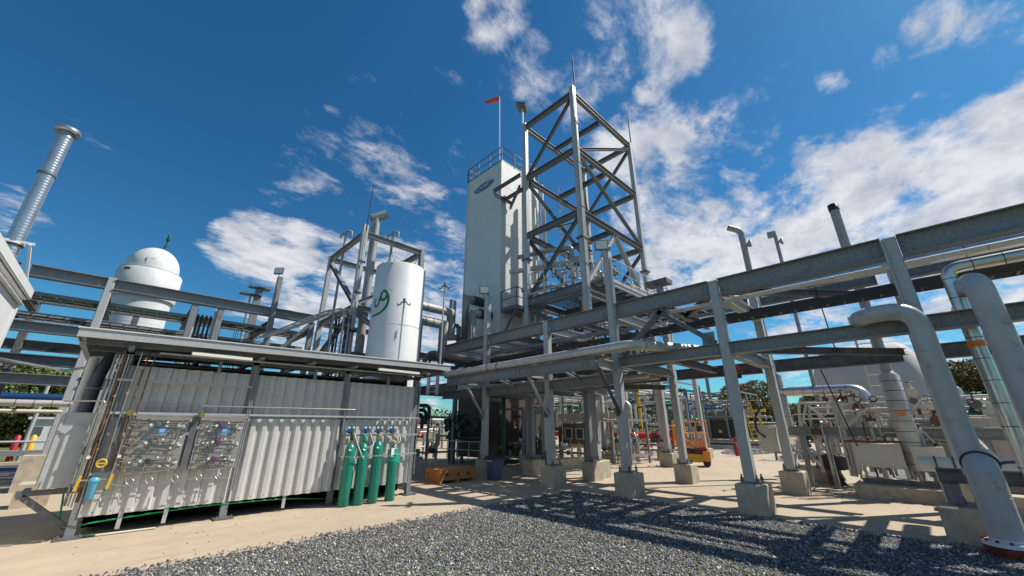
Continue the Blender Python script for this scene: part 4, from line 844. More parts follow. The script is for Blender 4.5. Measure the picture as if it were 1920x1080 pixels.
# left end duct box with pipework
eb = thing('cable_duct', 'tall grey metal cable enclosure hanging on the left end of the shed', 'enclosure', (-.5, 10.5, .7))
m = MB(); m.bx((-.64, 10.18, .76), (-.22, 10.52, 1.93)); part('enclosure_body', m, greyp, eb); part('side_flange', MB().bx((-.68, 10.3, .8), (-.645, 10.75, 1.9)), galv2, eb); part('cover_lip', MB().bx((-.655, 10.165, .79), (-.62, 10.178, 1.91)), galv2, eb)
part('flex_elbow', MB().tube([(-.42, 10.4, 1.93), (-.42, 10.4, 2.55), (-.35, 10.6, 3.0)], .09, 12, .2), darkblue, eb); part('flex_elbow', MB().tube([(-.55, 10.5, 1.93), (-.55, 10.5, 2.9)], .07, 12), galv2, eb); part('clamp_ring', MB().torus((-.42, 10.4, 2.35), .1, .02), galvd, eb)
eb2 = thing('support_bracket', 'dark triangular steel bracket under the grey enclosure at the shed end', 'bracket', (-.5, 10.3, .1))
part('top_arm', MB().bar((-.85, 10.28, .70), (-.12, 10.28, .70), .07, .08), galvd, eb2); part('diagonal_arm', MB().bar((-.78, 10.28, .66), (-.16, 10.28, .14), .07, .08), galvd, eb2); part('cross_arm', MB().bar((-.8, 10.25, .66), (-.8, 11.2, .66), .07, .08), galvd, eb2)
rnd = random.Random(9)
pr = thing('tube_bundle', 'bundle of thin rusty and steel tubes climbing the left end post of the shed', 'tubing', (-.1, 10, .3))
for k in range(6):
    x = -.27+k*.042; mt = [galv, steel, galv2, rust, steel, galv, cream, galv2, steel][k]
    part('tube', MB().tube([(x, 10.06-.01*k, .45+.1*rnd.random()), (x, 10.06-.01*k, 2.95)], .012+.008*(k % 3 == 0), 6), mt, pr)
for k, x in enumerate((.04, .14, .24)): part('tube', MB().tube([(x, 9.93, 1.0), (x, 9.93, 2.2+.25*k), (x+.02, 9.95, 3.0)], .011, 6), [steel, rust, rust][k], pr)
part('tube', MB().tube([(-.7, 9.95, 2.1), (-.2, 9.95, 2.12), (-.2, 9.95, 1.1)], .014, 6, .06), steel, pr)
for k in range(12): part('fitting', MB().lathe((rnd.uniform(-.3, .2), 9.93, rnd.uniform(.5, 2.9)), [(.018, 0), (.022, .02), (.018, .04)], 6), rnd.choice([brass, steel, galvd]), pr)
# gauge panels
def instrument_panel(x0, x1, z0, z1, lb, seed, wheelmat):
    t = thing('instrument_panel', lb, 'instrument panel', (x0, 9.97, z0), 'instrument panels on the shed wall'); rnd = random.Random(seed); w = x1-x0
    part('backplate', MB().bx((x0, 9.955, z0), (x1, 9.975, z1)), panelg, t); yf = 9.95
    for r_ in range(3):
        zc = z1-.17-r_*.30
        for q, (xa, xb_, dz) in enumerate(((.05, .5, 0), (.35, .95, -.02), (.2, .9, .09), (.1, .7, -.10), (.04, .3, .05), (.55, .97, .045), (.6, .96, -.12))):
            zq = zc+dz; m = MB().tube([(x0+xa*w, yf-.035, zq), (x0+xb_*w, yf-.035, zq-.01)], .007, 6); part('tube_run', m, steel, t)
        gauge(t, (x0+w*.36, yf-.05, zc+.0), .03); gauge(t, (x0+w*.62, yf-.05, zc+.05), .024)
        part('regulator', MB().lathe((x0+w*.48, yf-.01, zc), [(.03, 0), (.045, .03), (.045, .07), (.025, .09), (.03, .13)], 12, (0, -1, 0)), wheelmat[r_], t)
        for q in range(11):
            part('fitting', MB().box((x0+w*rnd.uniform(.1, .92), yf-.035, zc+rnd.choice([0, .09, -.1, -.02])), (.035, .03, .022)), rnd.choice([steel, brass, labelw]), t)
        part('valve_handle', MB().box((x0+w*.82, yf-.05, zc), (.012, .02, .075), 0, 0, .2), labelw, t)
        for q in range(2): part('tag', MB().box((x0+w*(.06+.86*q), yf-.012, zc-.05), (.075, .003, .03)), labelw, t)
    for q in range(3):
        xq = x0+w*(.15+.3*q+.1*(q == 2)); part('tube_run', MB().tube([(xq, yf-.045, z1-.05), (xq, yf-.045, z0-.12)], .007, 6), brass if q == 0 else steel, t)
    s_ = part('blue_sign', MB().box((x0+w*.52+.04, 9.895, z1-.27), (.13, .006, .10)), labelb, t)
    part('sign_text', MB().box((x0+w*.52+.04, 9.89, z1-.25), (.08, .002, .008)).box((x0+w*.52+.04, 9.89, z1-.27), (.07, .002, .008)).box((x0+w*.52+.04, 9.89, z1-.29), (.075, .002, .008)), labelw, s_)
    part('header_tube', MB().tube([(x0-.05, yf-.04, z1+.0), (x1+.03, yf-.04, z1-.01)], .016, 8), steel, t)
    part('drain_tube', MB().tube([(x0+.15, yf-.04, z0-.04), (x1-.1, yf-.04, z0-.02)], .008, 6), steel, t)
    part('manifold_valve', MB().lathe((x0-.02, yf-.05, z1+.03), [(.05, 0), (.06, .04), (.04, .08), (.05, .12)], 8, (0, -1, 0)), brass, t)
instrument_panel(.17, 1.03, .97, 1.9, 'wide gauge board with rows of tubing, left of the pair on the corrugated wall', 3, [galvd, galvd, darkblue])
instrument_panel(1.19, 1.93, .95, 1.89, 'narrower gauge board with purple regulators, right of the pair on the corrugated wall', 4, [purple, purple, purple])
part('post_cover', MB().bx((1.06, 9.93, .95), (1.16, 9.975, 1.9)), galvd, sh); part('post_cover', MB().bx((.02, 9.95, .98), (.14, 9.975, 1.92)), galvd, sh)
solo('signal_tubes', MB().tube([(.1, 9.9, .8), (.5, 9.88, .72), (1.4, 9.9, .78), (1.9, 9.9, .75)], .007, 6, .1), steel, 'thin loose capillary tube looping below the gauge boards', 'tubing')
for k, x in enumerate((.35, .6, .95, 1.3, 1.6)):
    solo('looped_tube', MB().tube([(x, 9.93, .95), (x+.02, 9.9, .8), (x+.1, 9.86, .72), (x+.13, 9.88, .82), (x+.06, 9.92, .88)], .006, 5, .05), steel, 'coiled capillary tube under the gauge boards, %s from the blue filter' % ['nearest', 'second', 'third', 'fourth', 'farthest'][k], 'tubing', 'capillary tubes under the gauge boards')
ft_ = thing('filter_housing', 'light blue water filter between two yellow valves low on the shed end', 'filter', (-.01, 9.9, .6))
part('bowl', MB().lathe((-.02, 9.9, .58), [(.04, 0), (.05, .02), (.058, .25), (.062, .26)], 18), cyan, ft_); part('cap', MB().lathe((-.02, 9.9, .84), [(.068, 0), (.07, .05), (.03, .07)], 18), cyan, ft_); part('inlet_tube', MB().tube([(-.22, 9.9, .87), (.18, 9.9, .87)], .014, 8), steel, ft_)
for x in (-.2, .17): part('valve_handle', MB().box((x, 9.87, .83), (.035, .04, .22), 0, 0, .1), yellow, ft_)
part('lever', MB().torus((.0, 9.88, 1.12), .06, .014, (0, 1, 0)).bar((-.06, 9.88, 1.12), (.06, 9.88, 1.12), .02, .02), yellow, ft_)
for x in (-.2, .17): part('riser', MB().tube([(x, 9.9, .87), (x, 9.9, 1.5)], .012, 7), steel, ft_); gauge(ft_, (x+.02, 9.9, 1.22), .035)

# ------------------------------------------------------------------ gas cylinders
def make_cyl(h=1.38, r=.115, cap='valve'):
    t = thing('gas_cylinder', '', 'gas cylinder', (0, 0, 0), 'green gas cylinders against the shed wall')
    prof = [(r*.9, 0), (r, .015), (r, h*.84)]+[(r*math.cos(R(a)), h*.84+(h*.16-.03)*math.sin(R(a))) for a in (15, 30, 45, 60, 72)]+[(.035, h-.028), (.035, h)]
    part('body', MB().lathe((0, 0, 0), prof, 32), green, t); part('neck_ring', MB().lathe((0, 0, h-.005), [(.045, 0), (.045, .03)], 14), brass if cap != 'cap' else green, t)
    if cap == 'cap': part('guard_cap', MB().lathe((0, 0, h), [(.055, 0), (.06, .02), (.055, .13), (.03, .165), (0, .17)], 16), green, t)
    elif cap == 'black': part('regulator', MB().lathe((0, 0, h+.02), [(.02, 0), (.04, .01), (.045, .16), (.03, .18), (.02, .22)], 12), dark, t)
    else:
        part('valve', MB().lathe((0, 0, h+.02), [(.02, 0), (.02, .04), (.03, .05), (.03, .09), (.012, .1)], 10).tube([(0, 0, h+.07), (.07, 0, h+.07)], .014, 8), brass, t)
    part('shoulder_label', MB().box((-.02, -r*.9, h*.84+.045), (.055, .006, .06), 0, R(-28)), labelw, t)
    return t
cylspec = [(4.13, 9.72, 1.36, 'black', 'green gas cylinder with a black regulator, standing next to the middle post of the shed'), (4.45, 9.68, 1.36, 'cap', 'green gas cylinder with a closed green guard cap'), (4.79, 9.66, 1.40, 'valve', 'green gas cylinder with a bare brass valve, third from the middle post'), (5.25, 9.68, 1.26, 'valve', 'shorter green gas cylinder wrapped with clear film and a hanging tag, nearest the crate')]
for x, y, h, cp, lb in cylspec:
    t = make_cyl(h, .118, cp); t['label'] = lb; t.location = (x, y, 0); t.rotation_euler = (R(-4.2), R(1.2), random.uniform(-.3, .3))
    if x > 5.2:
        fm = M('green_film', (.02, .36, .26), (.01, .26, .18), 9, .25, 0, .3, 25)
        m = MB().lathe((0, 0, .86), [(.122, 0), (.124, .22), (.121, .3)], 20); m.add([(.10, -.05, .88), (.21, -.06, .80), (.17, -.02, 1.12)], [(0, 1, 2)])
        o = bpy.data.objects.new('film_wrap', m.mesh('film_wrap', fm)); COL.objects.link(o); o.parent = t
        o = bpy.data.objects.new('hanging_tag', MB().box((-.08, -.12, 1.08), (.1, .006, .2), .2).mesh('hanging_tag', labelw)); COL.objects.link(o); o.parent = t
# chains
for k, (x0, x1) in enumerate(((3.98, 4.5), (4.52, 5.4))):
    t = thing('chain', ['short retaining chain round the two left gas cylinders', 'long retaining chain round the two right gas cylinders'][k], 'chain', (x0, 9.7, 1.0), 'retaining chains on the gas cylinders'); n = int((x1-x0)/.028)+4
    for i in range(n):
        u = i/(n-1); x = x0+(x1-x0)*u; y = 9.64-.03*math.sin(u*math.pi) if 0.06 < u < .94 else 9.9; z_ = 1.06-.05*math.sin(u*math.pi)
        part('link', MB().torus((x, y, z_), .016, .0045, (0, 1, 0) if i % 2 else (0, 0, 1), 8, 4), steel, t)
# regulators on wall
for k, x in enumerate((4.17, 4.58, 4.91, 5.27)):
    t = thing('gas_regulator', ['blue wall regulator above the cylinder with black regulator', 'blue wall regulator above the capped cylinder', 'blue wall regulator above the third cylinder', 'blue wall regulator above the film wrapped cylinder'][k], 'regulator', (x, 9.95, 1.6), 'blue regulators on the shed wall')
    m = MB(); m.lathe((x, 10.0, 1.6), [(.05, 0), (.065, .03), (.065, .07), (.04, .09), (.045, .13)], 14, (0, -1, 0)); m.box((x-.06, 9.93, 1.59), (.1, .06, .06)); part('body', m, blue, t)
    for o in (-.05, .06): gauge(t, (x+o, 9.93, 1.68), .035)
    part('outlet_block', MB().box((x+.1, 9.94, 1.6), (.06, .06, .08)), steel, t); part('lower_knob', MB().lathe((x-.04, 9.93, 1.5), [(.02, 0), (.02, .04)], 8), labelw, t)
    dx = [.25, -.02, -.08, .05][k]; tgt = [(4.45, 9.62, .98), (4.5, 9.7, 1.2), (5.2, 9.66, 1.32), (5.3, 9.6, 1.3)][k]
    part('hose', MB().tube([(x+.1, 9.92, 1.55), (x+.13, 9.72, 1.3 if k < 2 else 1.5), ((x+tgt[0])/2+.08, 9.6, tgt[2]+.06), tgt], .011, 8, .12, 6), cream, t)
solo('rail_end_cap', MB().lathe((4.28, 9.98, 2.10), [(.02, 0), (.02, .05)], 8, (1, 0, 0)), galvd, 'small dark plug closing the end of the thin wall rail', 'plug')

# ------------------------------------------------------------------ crate, bin
cr = thing('shipping_crate', 'low orange plywood shipping crate on the concrete left of the bin', 'crate', (8.4, 11.7, 0))
X0, X1, Y0, Y1 = 7.72, 9.18, 11.18, 11.98
cr_root = cr
def cbox(nm, a, b): part(nm, MB().bx(a, b), woodc, cr)
cbox('panel', (X0+.02, Y0+.02, .10), (X1-.02, Y1-.02, .385)); cbox('lid', (X0-.015, Y0-.015, .385), (X1+.015, Y1+.015, .415))
for z0_, z1_ in ((.09, .17), (.31, .38)):
    cbox('batten', (X0-.005, Y0-.004, z0_), (X1+.005, Y0+.018, z1_)); cbox('batten', (X0-.006, Y0+.02, z0_), (X0+.018, Y1, z1_))
for x in (X0, X0+.46, X0+.93, X1-.1): cbox('batten', (x, Y0-.005, .17), (x+.1, Y0+.017, .31))
for y in (Y0+.02, Y0+.35, Y1-.1): cbox('batten', (X0-.007, y, .17), (X0+.017, y+.09, .31))
for x in (X0+.02, (X0+X1)/2-.05, X1-.12): cbox('skid', (x, Y0+.0, 0), (x+.1, Y1, .088))
for x in (X0+.3, X0+.75, X1-.3): part('dark_slot', MB().bx((x-.06, Y0+.012, .19), (x+.06, Y0+.019, .29)), rust, cr)
bn = thing('waste_bin', 'blue grey plastic waste bin with bagged rim beside a pedestal', 'bin', (9.75, 10.9, 0))
m = MB(); c = V3((9.72, 10.82, 0)); vs_ = []
for (h_, z_) in ((.19, 0), (.23, .6), (.245, .62), (.245, .68)):
    for sx_, sy_ in ((-1, -.8), (-.8, -1), (.8, -1), (1, -.8), (1, .8), (.8, 1), (-.8, 1), (-1, .8)): vs_.append(c+V3((sx_*h_, sy_*h_, z_)))
m.add(vs_, [(i*8+k, i*8+(k+1) % 8, (i+1)*8+(k+1) % 8, (i+1)*8+k) for i in range(3) for k in range(8)]+[tuple(range(8))[::-1]]); part('tub', m, binb, bn)
m = MB().bx(c+V3((-.25, -.25, .66)), c+V3((.25, .25, .7))); m.bx(c+V3((-.2, -.2, .7)), c+V3((.2, .2, .75))); part('lid', m, dark, bn); part('label', MB().bx(c+V3((-.235, -.12, .58)), c+V3((-.228, .14, .64))), labelw, bn)
m = MB(); rnd = random.Random(5); N = 24
vs_ = []
for j, (rr_, z_) in enumerate(((.28, .71), (.285, .66), (.30, .57))):
    for k in range(N): a = 2*math.pi*k/N; q = rr_*(1+rnd.uniform(-.04, .05)); vs_.append(c+V3((max(-.26, min(.26, q*1.2*math.cos(a)))*(1+.1*j*rnd.random()), max(-.26, min(.26, q*1.2*math.sin(a))), z_+rnd.uniform(-.03, .03)*j)))
m.add(vs_, [(i*N+k, i*N+(k+1) % N, (i+1)*N+(k+1) % N, (i+1)*N+k) for i in range(1) for k in range(N)]); part('bag_rim', m, dark, bn)

# ------------------------------------------------------------------ big pipes at the right
bp_ = thing('process_pipe', 'big grey painted pipe arching over the rack beam down to a bolted red flange', 'pipe', (9.5, -.33, 0))
part('pipe_run', MB().tube([(10.6, .50, 3.66), (9.6, .44, 3.66), (9.6, -.30, 3.66), (9.6, -.30, 2.6), (9.6, -.33, 1.0)], .152, 28, .42, 9), greyp, bp_)
part('weld_ring', MB().torus((9.50, -.385, 1.17), .196, .014, (-1, 0, -.5), 30, 6), dark, bp_)
part('lower_pipe', MB().tube([(9.66, -.385, 1.24), (9.38, -.385, 1.11), (9.38, -.385, .16)], .188, 28, .26, 9), greyp, bp_)
part('weld_seam', MB().torus((9.38, -.385, .74), .189, .004, (0, 0, 1), 28, 4), greyp, bp_); part('weld_seam', MB().torus((9.6, -.30, 2.9), .153, .004, (0, 0, 1), 28, 4), greyp, bp_)
part('flange', MB().lathe((9.38, -.385, .13), [(.27, 0), (.27, .05), (.19, .06), (.19, .09)], 30), white, bp_); part('flange', MB().lathe((9.38, -.385, .06), [(.27, 0), (.27, .06)], 30), redd, bp_); part('support_stub', MB().lathe((9.38, -.385, -.05), [(.2, 0), (.2, .11)], 20), red, bp_)
for k in range(12):
    a = 2*math.pi*k/12; part('flange_bolt', MB().lathe((9.38+.25*math.cos(a), -.385+.25*math.sin(a), .03), [(.02, 0), (.02, .17), (.012, .18)], 6, smooth=False), redd, bp_)
solo('green_pin_flag', MB().box((9.12, -.46, .06), (.12, .01, .12), .4, .3), M('green_flag', (.01, .42, .04), (.01, .35, .03), 5, .4), 'small bright green marker flag at the foot of the big grey pipe', 'flag')
pipe('process_pipe', 'big grey painted pipe bending down at the very right edge of the photo', [(13.6, -1.08, 4.02), (9.9, -1.08, 4.02), (9.5, -1.1, 3.9), (9.45, -1.12, 1.0), (9.45, -1.12, .1)], .165, greyp, bend=.42, seg=26)
sp = pipe('silver_downpipe', 'shiny silver clad downpipe with black straps and an orange label', [(10.25, -6, 4.42), (10.25, -.90, 4.42), (10.25, -.90, 1.3), (10.25, -.90, .2)], .105, jacket, bend=.2, bands=.36, seg=20)
part('orange_label', MB().lathe((10.25, -.90, 2.98), [(.112, 0), (.112, .1)], 20), orange, sp)
tp = thing('storage_post', 'thick beige vertical pipe with orange warning sticker behind the silver downpipe', 'pipe', (14, -1.32, 0)); part('pipe_run', MB().tube([(14.0, -1.62, .1), (14.0, -1.62, 3.75)], .25, 26), cream, tp); part('orange_label', MB().bx((13.742, -1.8, 1.7), (13.748, -1.66, 2.1)), orange, tp)
lb_ = thing('low_beam', 'dark low steel beam on a short post behind the big grey pipe', 'beam', (10.2, -1, .6)); beam(lb_, (10.28, .12, .93), (10.28, -4, .93), .22, .16, galvd); part('short_post', MB().ibeam((10.2, .0, .52), (10.2, .0, .815), .2, .2, up=(1, 0, 0)), galv, lb_)
pipe('white_line', 'horizontal white pipe with rusty saddles behind the big grey pipe', [(12.2, .35, .98), (12.2, -5, 1.02)], .14, white)
t = thing('pipe_saddle', 'rusty saddle frame on the horizontal white pipe', 'saddle', (12.2, 0, .5))
for y in (.1, -.15): part('u_strap', MB().torus((12.2, y, .98), .15, .015, (0, 1, 0), 18, 5), rust, t)
part('cross_tie', MB().bar((12.05, .1, .86), (12.05, -.15, .86), .03, .03), rust, t); part('leg', MB().bx((12.14, -.08, .0), (12.26, .04, .84)), galvd, t)
pipe('black_hose', 'thick black hose with round nozzle at the right edge', [(11.6, -.45, .95), (11.2, -.75, 1.12), (10.8, -.95, 1.16)], .025, dark, cat='hose'); part('nozzle', MB().lathe((10.9, -.9, 1.12), [(.06, 0), (.07, .06), (.05, .14)], 14, (-.6, -.3, .4)), dark, thing('hose_nozzle', 'round black nozzle head at the right edge', 'nozzle', (10.9, -.9, 1.1)))
solo('leaning_post', MB().bar((13.2, -.55, 1.55), (12.9, -.85, .9), .07, .09), cream, 'pale slanted channel between the grey pipe and the silver downpipe', 'brace')

# ------------------------------------------------------------------ exhaust stacks and instrument skid on the right
s3 = thing('exhaust_stack', 'tallest slim exhaust stack with black tip and thick silver lagged foot', 'stack', (15, .47, .3), 'exhaust stacks behind the right rack')
part('stack_pipe', MB().tube([(15, .47, 3.0), (15, .47, 8.4)], .125, 18), stackm, s3); part('tip', MB().lathe((15, .47, 8.25), [(.14, 0), (.14, .22), (.12, .22), (.12, .05)], 18), dark, s3)
part('lagging', MB().lathe((15, .47, .62), [(.21, 0), (.215, .01), (.215, 2.4), (.125, 2.52)], 28), jacketw, s3)
for k in range(9): part('strap', MB().torus((15, .47, .8+k*.26), .218, .007, (0, 0, 1), 24, 4), dark, s3)
part('orange_label', MB().box((14.78, .45, 2.02), (.006, .16, .12), .15), orange, s3)
for k in range(2): part('foot_pipe', MB().tube([(14.95+.1*k, .5, .62), (14.95+.1*k, .45, .28)], .05, 8), rust if k else jacketw, s3)
s1 = thing('exhaust_stack', 'exhaust stack with hooked black tip, left of the three, with lagged foot', 'stack', (17.6, 3.7, 1), 'exhaust stacks behind the right rack')
part('stack_pipe', MB().tube([(17.6, 3.72, 3.3), (17.6, 3.72, 9.55)], .12, 16), stackm, s1); part('tip', MB().tube([(17.6, 3.72, 9.3), (17.6, 3.72, 9.75), (17.3, 4.1, 9.95)], .125, 16, .2), stackm, s1); part('tip_opening', MB().lathe((17.31, 4.09, 9.94), [(.11, 0), (.11, .02)], 14, (-.55, .7, .35)), dark, s1); part('drain_hood', MB().tube([(17.62, 3.62, 9.0), (17.65, 3.5, 9.15), (17.65, 3.5, 8.95)], .07, 8), stackm, s1)
part('lagging', MB().lathe((17.6, 3.62, 1.5), [(.16, 0), (.165, .02), (.165, 2.0), (.12, 2.1)], 24), jacketw, s1)
for k in range(6): part('strap', MB().torus((17.6, 3.62, 1.7+k*.36), .168, .006, (0, 0, 1), 20, 4), dark, s1)
s2 = thing('exhaust_stack', 'thinnest exhaust stack with small boxed cap, middle of the three', 'stack', (17.6, 2.5, .4), 'exhaust stacks behind the right rack')
part('stack_pipe', MB().tube([(17.6, 2.55, 2.5), (17.6, 2.55, 9.1)], .065, 12), stackm, s2); part('cap_box', MB().box((17.55, 2.65, 9.15), (.18, .3, .22), .2), stackm, s2); part('drain_hood', MB().tube([(17.6, 2.5, 8.75), (17.6, 2.38, 8.85), (17.6, 2.38, 8.65)], .05, 8), stackm, s2)
part('lagging', MB().lathe((17.6, 2.45, .55), [(.11, 0), (.11, 1.95), (.06, 2.02)], 18), jacketw, s2)
for k in range(5): part('strap', MB().torus((17.6, 2.45, .75+k*.36), .112, .006, (0, 0, 1), 16, 4), dark, s2)
part('orange_label', MB().box((17.48, 2.42, 1.75), (.006, .14, .12)), orange, s2)
pipe('crossover_pipe', 'shiny silver crossover pipe with a rounded elbow joining the stack foot to the skid', [(17.6, 3.6, 2.93), (17.6, 1.25, 2.88), (17.2, 1.2, 1.2)], .17, jacket, bend=.4, bands=.3, seg=20)
ld = thing('skid_ladder', 'tall pale vertical ladder behind the right rack', 'ladder', (16, .8, .3))
for y in (.98, .62): part('rail', MB().bx((15.97, y-.03, .4), (16.03, y+.03, 5.0)), cream, ld)
for k in range(14): part('rung', MB().tube([(16, .98, .6+k*.32), (16, .62, .6+k*.32)], .016, 6), cream, ld)
part('black_cable', MB().tube([(15.9, .58, .5), (15.92, .56, 4.8)], .03, 6), dark, ld)
sk = thing('analyser_skid', 'cream coloured instrument skid crowded with valves and piping on a concrete plinth', 'skid', (15, 1, 0))
part('plinth', MB().bx((14.0, -2.6, 0), (16.6, 1.75, .3)), concb, sk)
part('cabinet', MB().bx((14.5, .66, .70), (15.1, 1.62, 1.27)), cream, sk); part('cabinet', MB().bx((14.7, -.1, .66), (15.2, .5, 1.22)), cream, sk); part('cabinet', MB().bx((16.2, -2.4, .8), (16.9, .0, 2.2)), cream, sk)
for y in (.7, 1.1, 1.5, .0, -.4): part('leg', MB().bx((14.7, y-.03, .3), (14.77, y+.03, .7)), cream, sk)
beam(sk, (15.5, 3.2, 1.58), (15.5, -2.4, 1.5), .26, .16, galv); 
for y in (2.9, 2.3, -.9, -2.2): part('leg', MB().bx((15.45, y-.06, .0), (15.57, y+.06, 1.42)), galv, sk)
part('base_rail', MB().bx((14.6, -2.5, .31), (14.7, 1.6, .42)), galvd, sk)
rnd = random.Random(21)
for k in range(5): part('small_valve_stem', MB().lathe((14.5, .75+k*.16, 1.36), [(.02, 0), (.02, .08), (.035, .09), (.035, .11)], 8, (-.5, 0, .6)), rust if k % 2 else steel, sk)
part('drip_rail', MB().tube([(14.45, 1.75, 1.34), (14.45, .6, 1.33)], .03, 8), rust, sk)
for k in range(165):
    x = rnd.uniform(15.0, 18.2); y = rnd.uniform(-1.6, 2.6) * 1.0; z_ = rnd.uniform(1.3, 2.6)
    if k % 3 == 0: valve(sk, (x, y, z_), rnd.uniform(.04, .08), rnd.choice([(0, 1, 0), (1, 0, 0)]), rnd.choice([greend, steel, rust, cream, galvd]), rnd.choice([greend, red, galvd]))
    elif k % 3 == 1: a = V3((x, y, z_)); part('small_pipe', MB().tube([a, a+V3((0, rnd.uniform(.4, 1.2), 0)), a+V3((0, rnd.uniform(.4, 1.2), -rnd.uniform(.3, 1.4)))], rnd.uniform(.02, .055), 8, .08, 4), rnd.choice([cream, steel, jacketw, galv2]), sk)
    else: part('small_pipe', MB().tube([(x, y, .4), (x, y, z_)], rnd.uniform(.018, .05), 8), rnd.choice([cream, steel, jacketw, galv2, rust]), sk)
for k in range(3): gauge(sk, (15.4, .6+k*.35, 2.45), .09, (-1, 0, .1), dark)
for k, y in enumerate((-.5, -.95)): part('return_bend', MB().tube([(17, y, 1.9), (17, y, 2.75-.4*k), (17, y-.3, 2.75-.4*k), (17, y-.3, 2.2)], .09, 12, .14), jacketw, sk)
part('red_pump', MB().lathe((16.4, 1.4, 2.0), [(.1, 0), (.16, .05), (.16, .3), (.1, .4)], 14), rust, sk); part('pump_motor', MB().lathe((17.2, 2.1, 2.0), [(.08, 0), (.13, .05), (.13, .35), (.06, .4)], 14, (0, 1, 0)), greend, sk)
t = thing('transmitter_stand', 'grey junction box with a cable clamped to the back row column', 'junction box', (14.3, 3.3, .5))
part('enclosure', MB().bx((14.35, 3.3, 1.0), (14.6, 3.75, 1.75)), cream, t); part('canister', MB().lathe((14.2, 3.12, .95), [(.09, 0), (.1, .05), (.1, .65), (.08, .7)], 16), greend, t); part('cap', MB().bx((14.05, 3.0, 1.66), (14.5, 3.4, 1.73)), labelw, t)
part('cable', MB().tube([(14.3, 3.6, 1.4), (14.1, 3.75, 1.6), (14.15, 3.72, 2.0), (14.2, 3.5, 2.3)], .03, 8, .12), dark, t)
for k in range(4): part('tube', MB().tube([(14.2+k*.06, 3.2, .15), (14.2+k*.06, 3.2, .98)], .018, 6), rust if k % 2 else cream, t)
t = thing('black_pump_box', 'low black motor cover beside the concrete plinth', 'pump', (16.6, 2.8, 0)); m = MB(); m.prism([(-.35, 0), (.35, 0), (.3, .35), (.12, .42), (-.12, .42), (-.3, .35)], (16.2, 2.5, .45), (17.2, 2.3, .45), (0, 0, 1)); part('cover', m, dark, t); part('foot', MB().lathe((16.7, 2.4, 0), [(.2, 0), (.12, .1), (.1, .45)], 12), dark, t)
part('leg', MB().bx((16.2, 2.3, 0), (16.28, 2.6, .45)), rust, t)
pedestal(17.4, 3.0, .9, .5, 'low stained concrete block behind the instrument skid', bolts=False)
pedestal(18.2, 3.9, .4, .8, 'narrow tall concrete block under the left lagged stack', bolts=False)
# big white vessel beyond
vc = V3((33.5, 1.75, 3.95)); va = V3((.12, -1, 0)).normalized(); vs_h = thing('big_vessel', 'very large pale horizontal vessel with domed end beyond the skid', 'vessel', (33.5, 1.75, 0))
prof = [(2.7*math.sin(R(a)), -1.7-1.35*math.cos(R(a))) for a in range(0, 90, 10)]+[(2.7, -1.7), (2.7, 1.3)]+[(2.7*math.cos(R(a)), 1.3+1.2*math.sin(R(a))) for a in range(10, 91, 10)]
part('shell', MB().lathe(vc, prof, 48, va), M('vessel_paint', (.50, .47, .435), (.45, .42, .385), 1, .8), vs_h)
for s_ in (-1.3, 1.0): part('saddle', MB().box(vc+va*s_-V3((0, 0, 2.6)), (2.6, .3, 1.9), -.1), concb, vs_h)

# ------------------------------------------------------------------ machinery between the columns
def handwalk(): pass
wk = thing('walkway', 'raised walkway with cream handrail seen between the rack columns', 'walkway', (17.5, 13, 0))
part('deck_channel', MB().bx((17.2, 10.9, 2.12), (18.2, 15.6, 2.32)), brown, wk); part('deck_face', MB().bx((17.17, 10.85, 2.10), (17.197, 15.65, 2.34)), cream, wk)
handrail(wk, [(17.25, 15.6, 2.34), (17.25, 10.95, 2.34)], h=.88, sp=.42, mat=cream, toe=False)
for y in (11, 12.6, 14.2, 15.5): part('leg', MB().bx((17.5, y-.07, 0), (17.64, y+.07, 2.12)), galv, wk)
part('lower_pipe', MB().tube([(17.1, 15.6, 1.98), (17.1, 10.0, 1.98)], .06, 8), cream, wk)
an = thing('analyser_rack', 'brown instrument rack with framed square panels between the columns', 'instrument rack', (16.6, 13, 0))
for k, (y, z_) in enumerate(((14.35, 1.35), (12.9, 1.35), (12.2, 1.35))):
    part('panel', MB().bx((16.6, y-.36, z_-.45), (16.7, y+.36, z_+.5)), M('panel_brown_%s' % 'abc'[k], (.22, .17, .13), (.17, .13, .1), 3, .6), an)
    m = MB(); [m.bx((16.57, y-.22*s_-.02, z_-.22), (16.598, y-.22*s_+.02, z_+.26)) for s_ in (-1, 1)]; [m.bx((16.57, y-.24, z_+q), (16.598, y+.24, z_+q+.04)) for q in (-.24, .24)]; part('window_frame', m, labelw, an); part('window_glass', MB().bx((16.59, y-.2, z_-.2), (16.597, y+.2, z_+.24)), glassm, an)
for y in (14.8, 13.6, 11.8): part('post', MB().bx((16.7, y-.05, 0), (16.8, y+.05, 2.1)), galv, an)
for k in range(6): part('tube', MB().tube([(16.6, 11.8+k*.5, .3), (16.6, 11.8+k*.5, .9+.1*(k % 3))], .03, 6), cream, an)
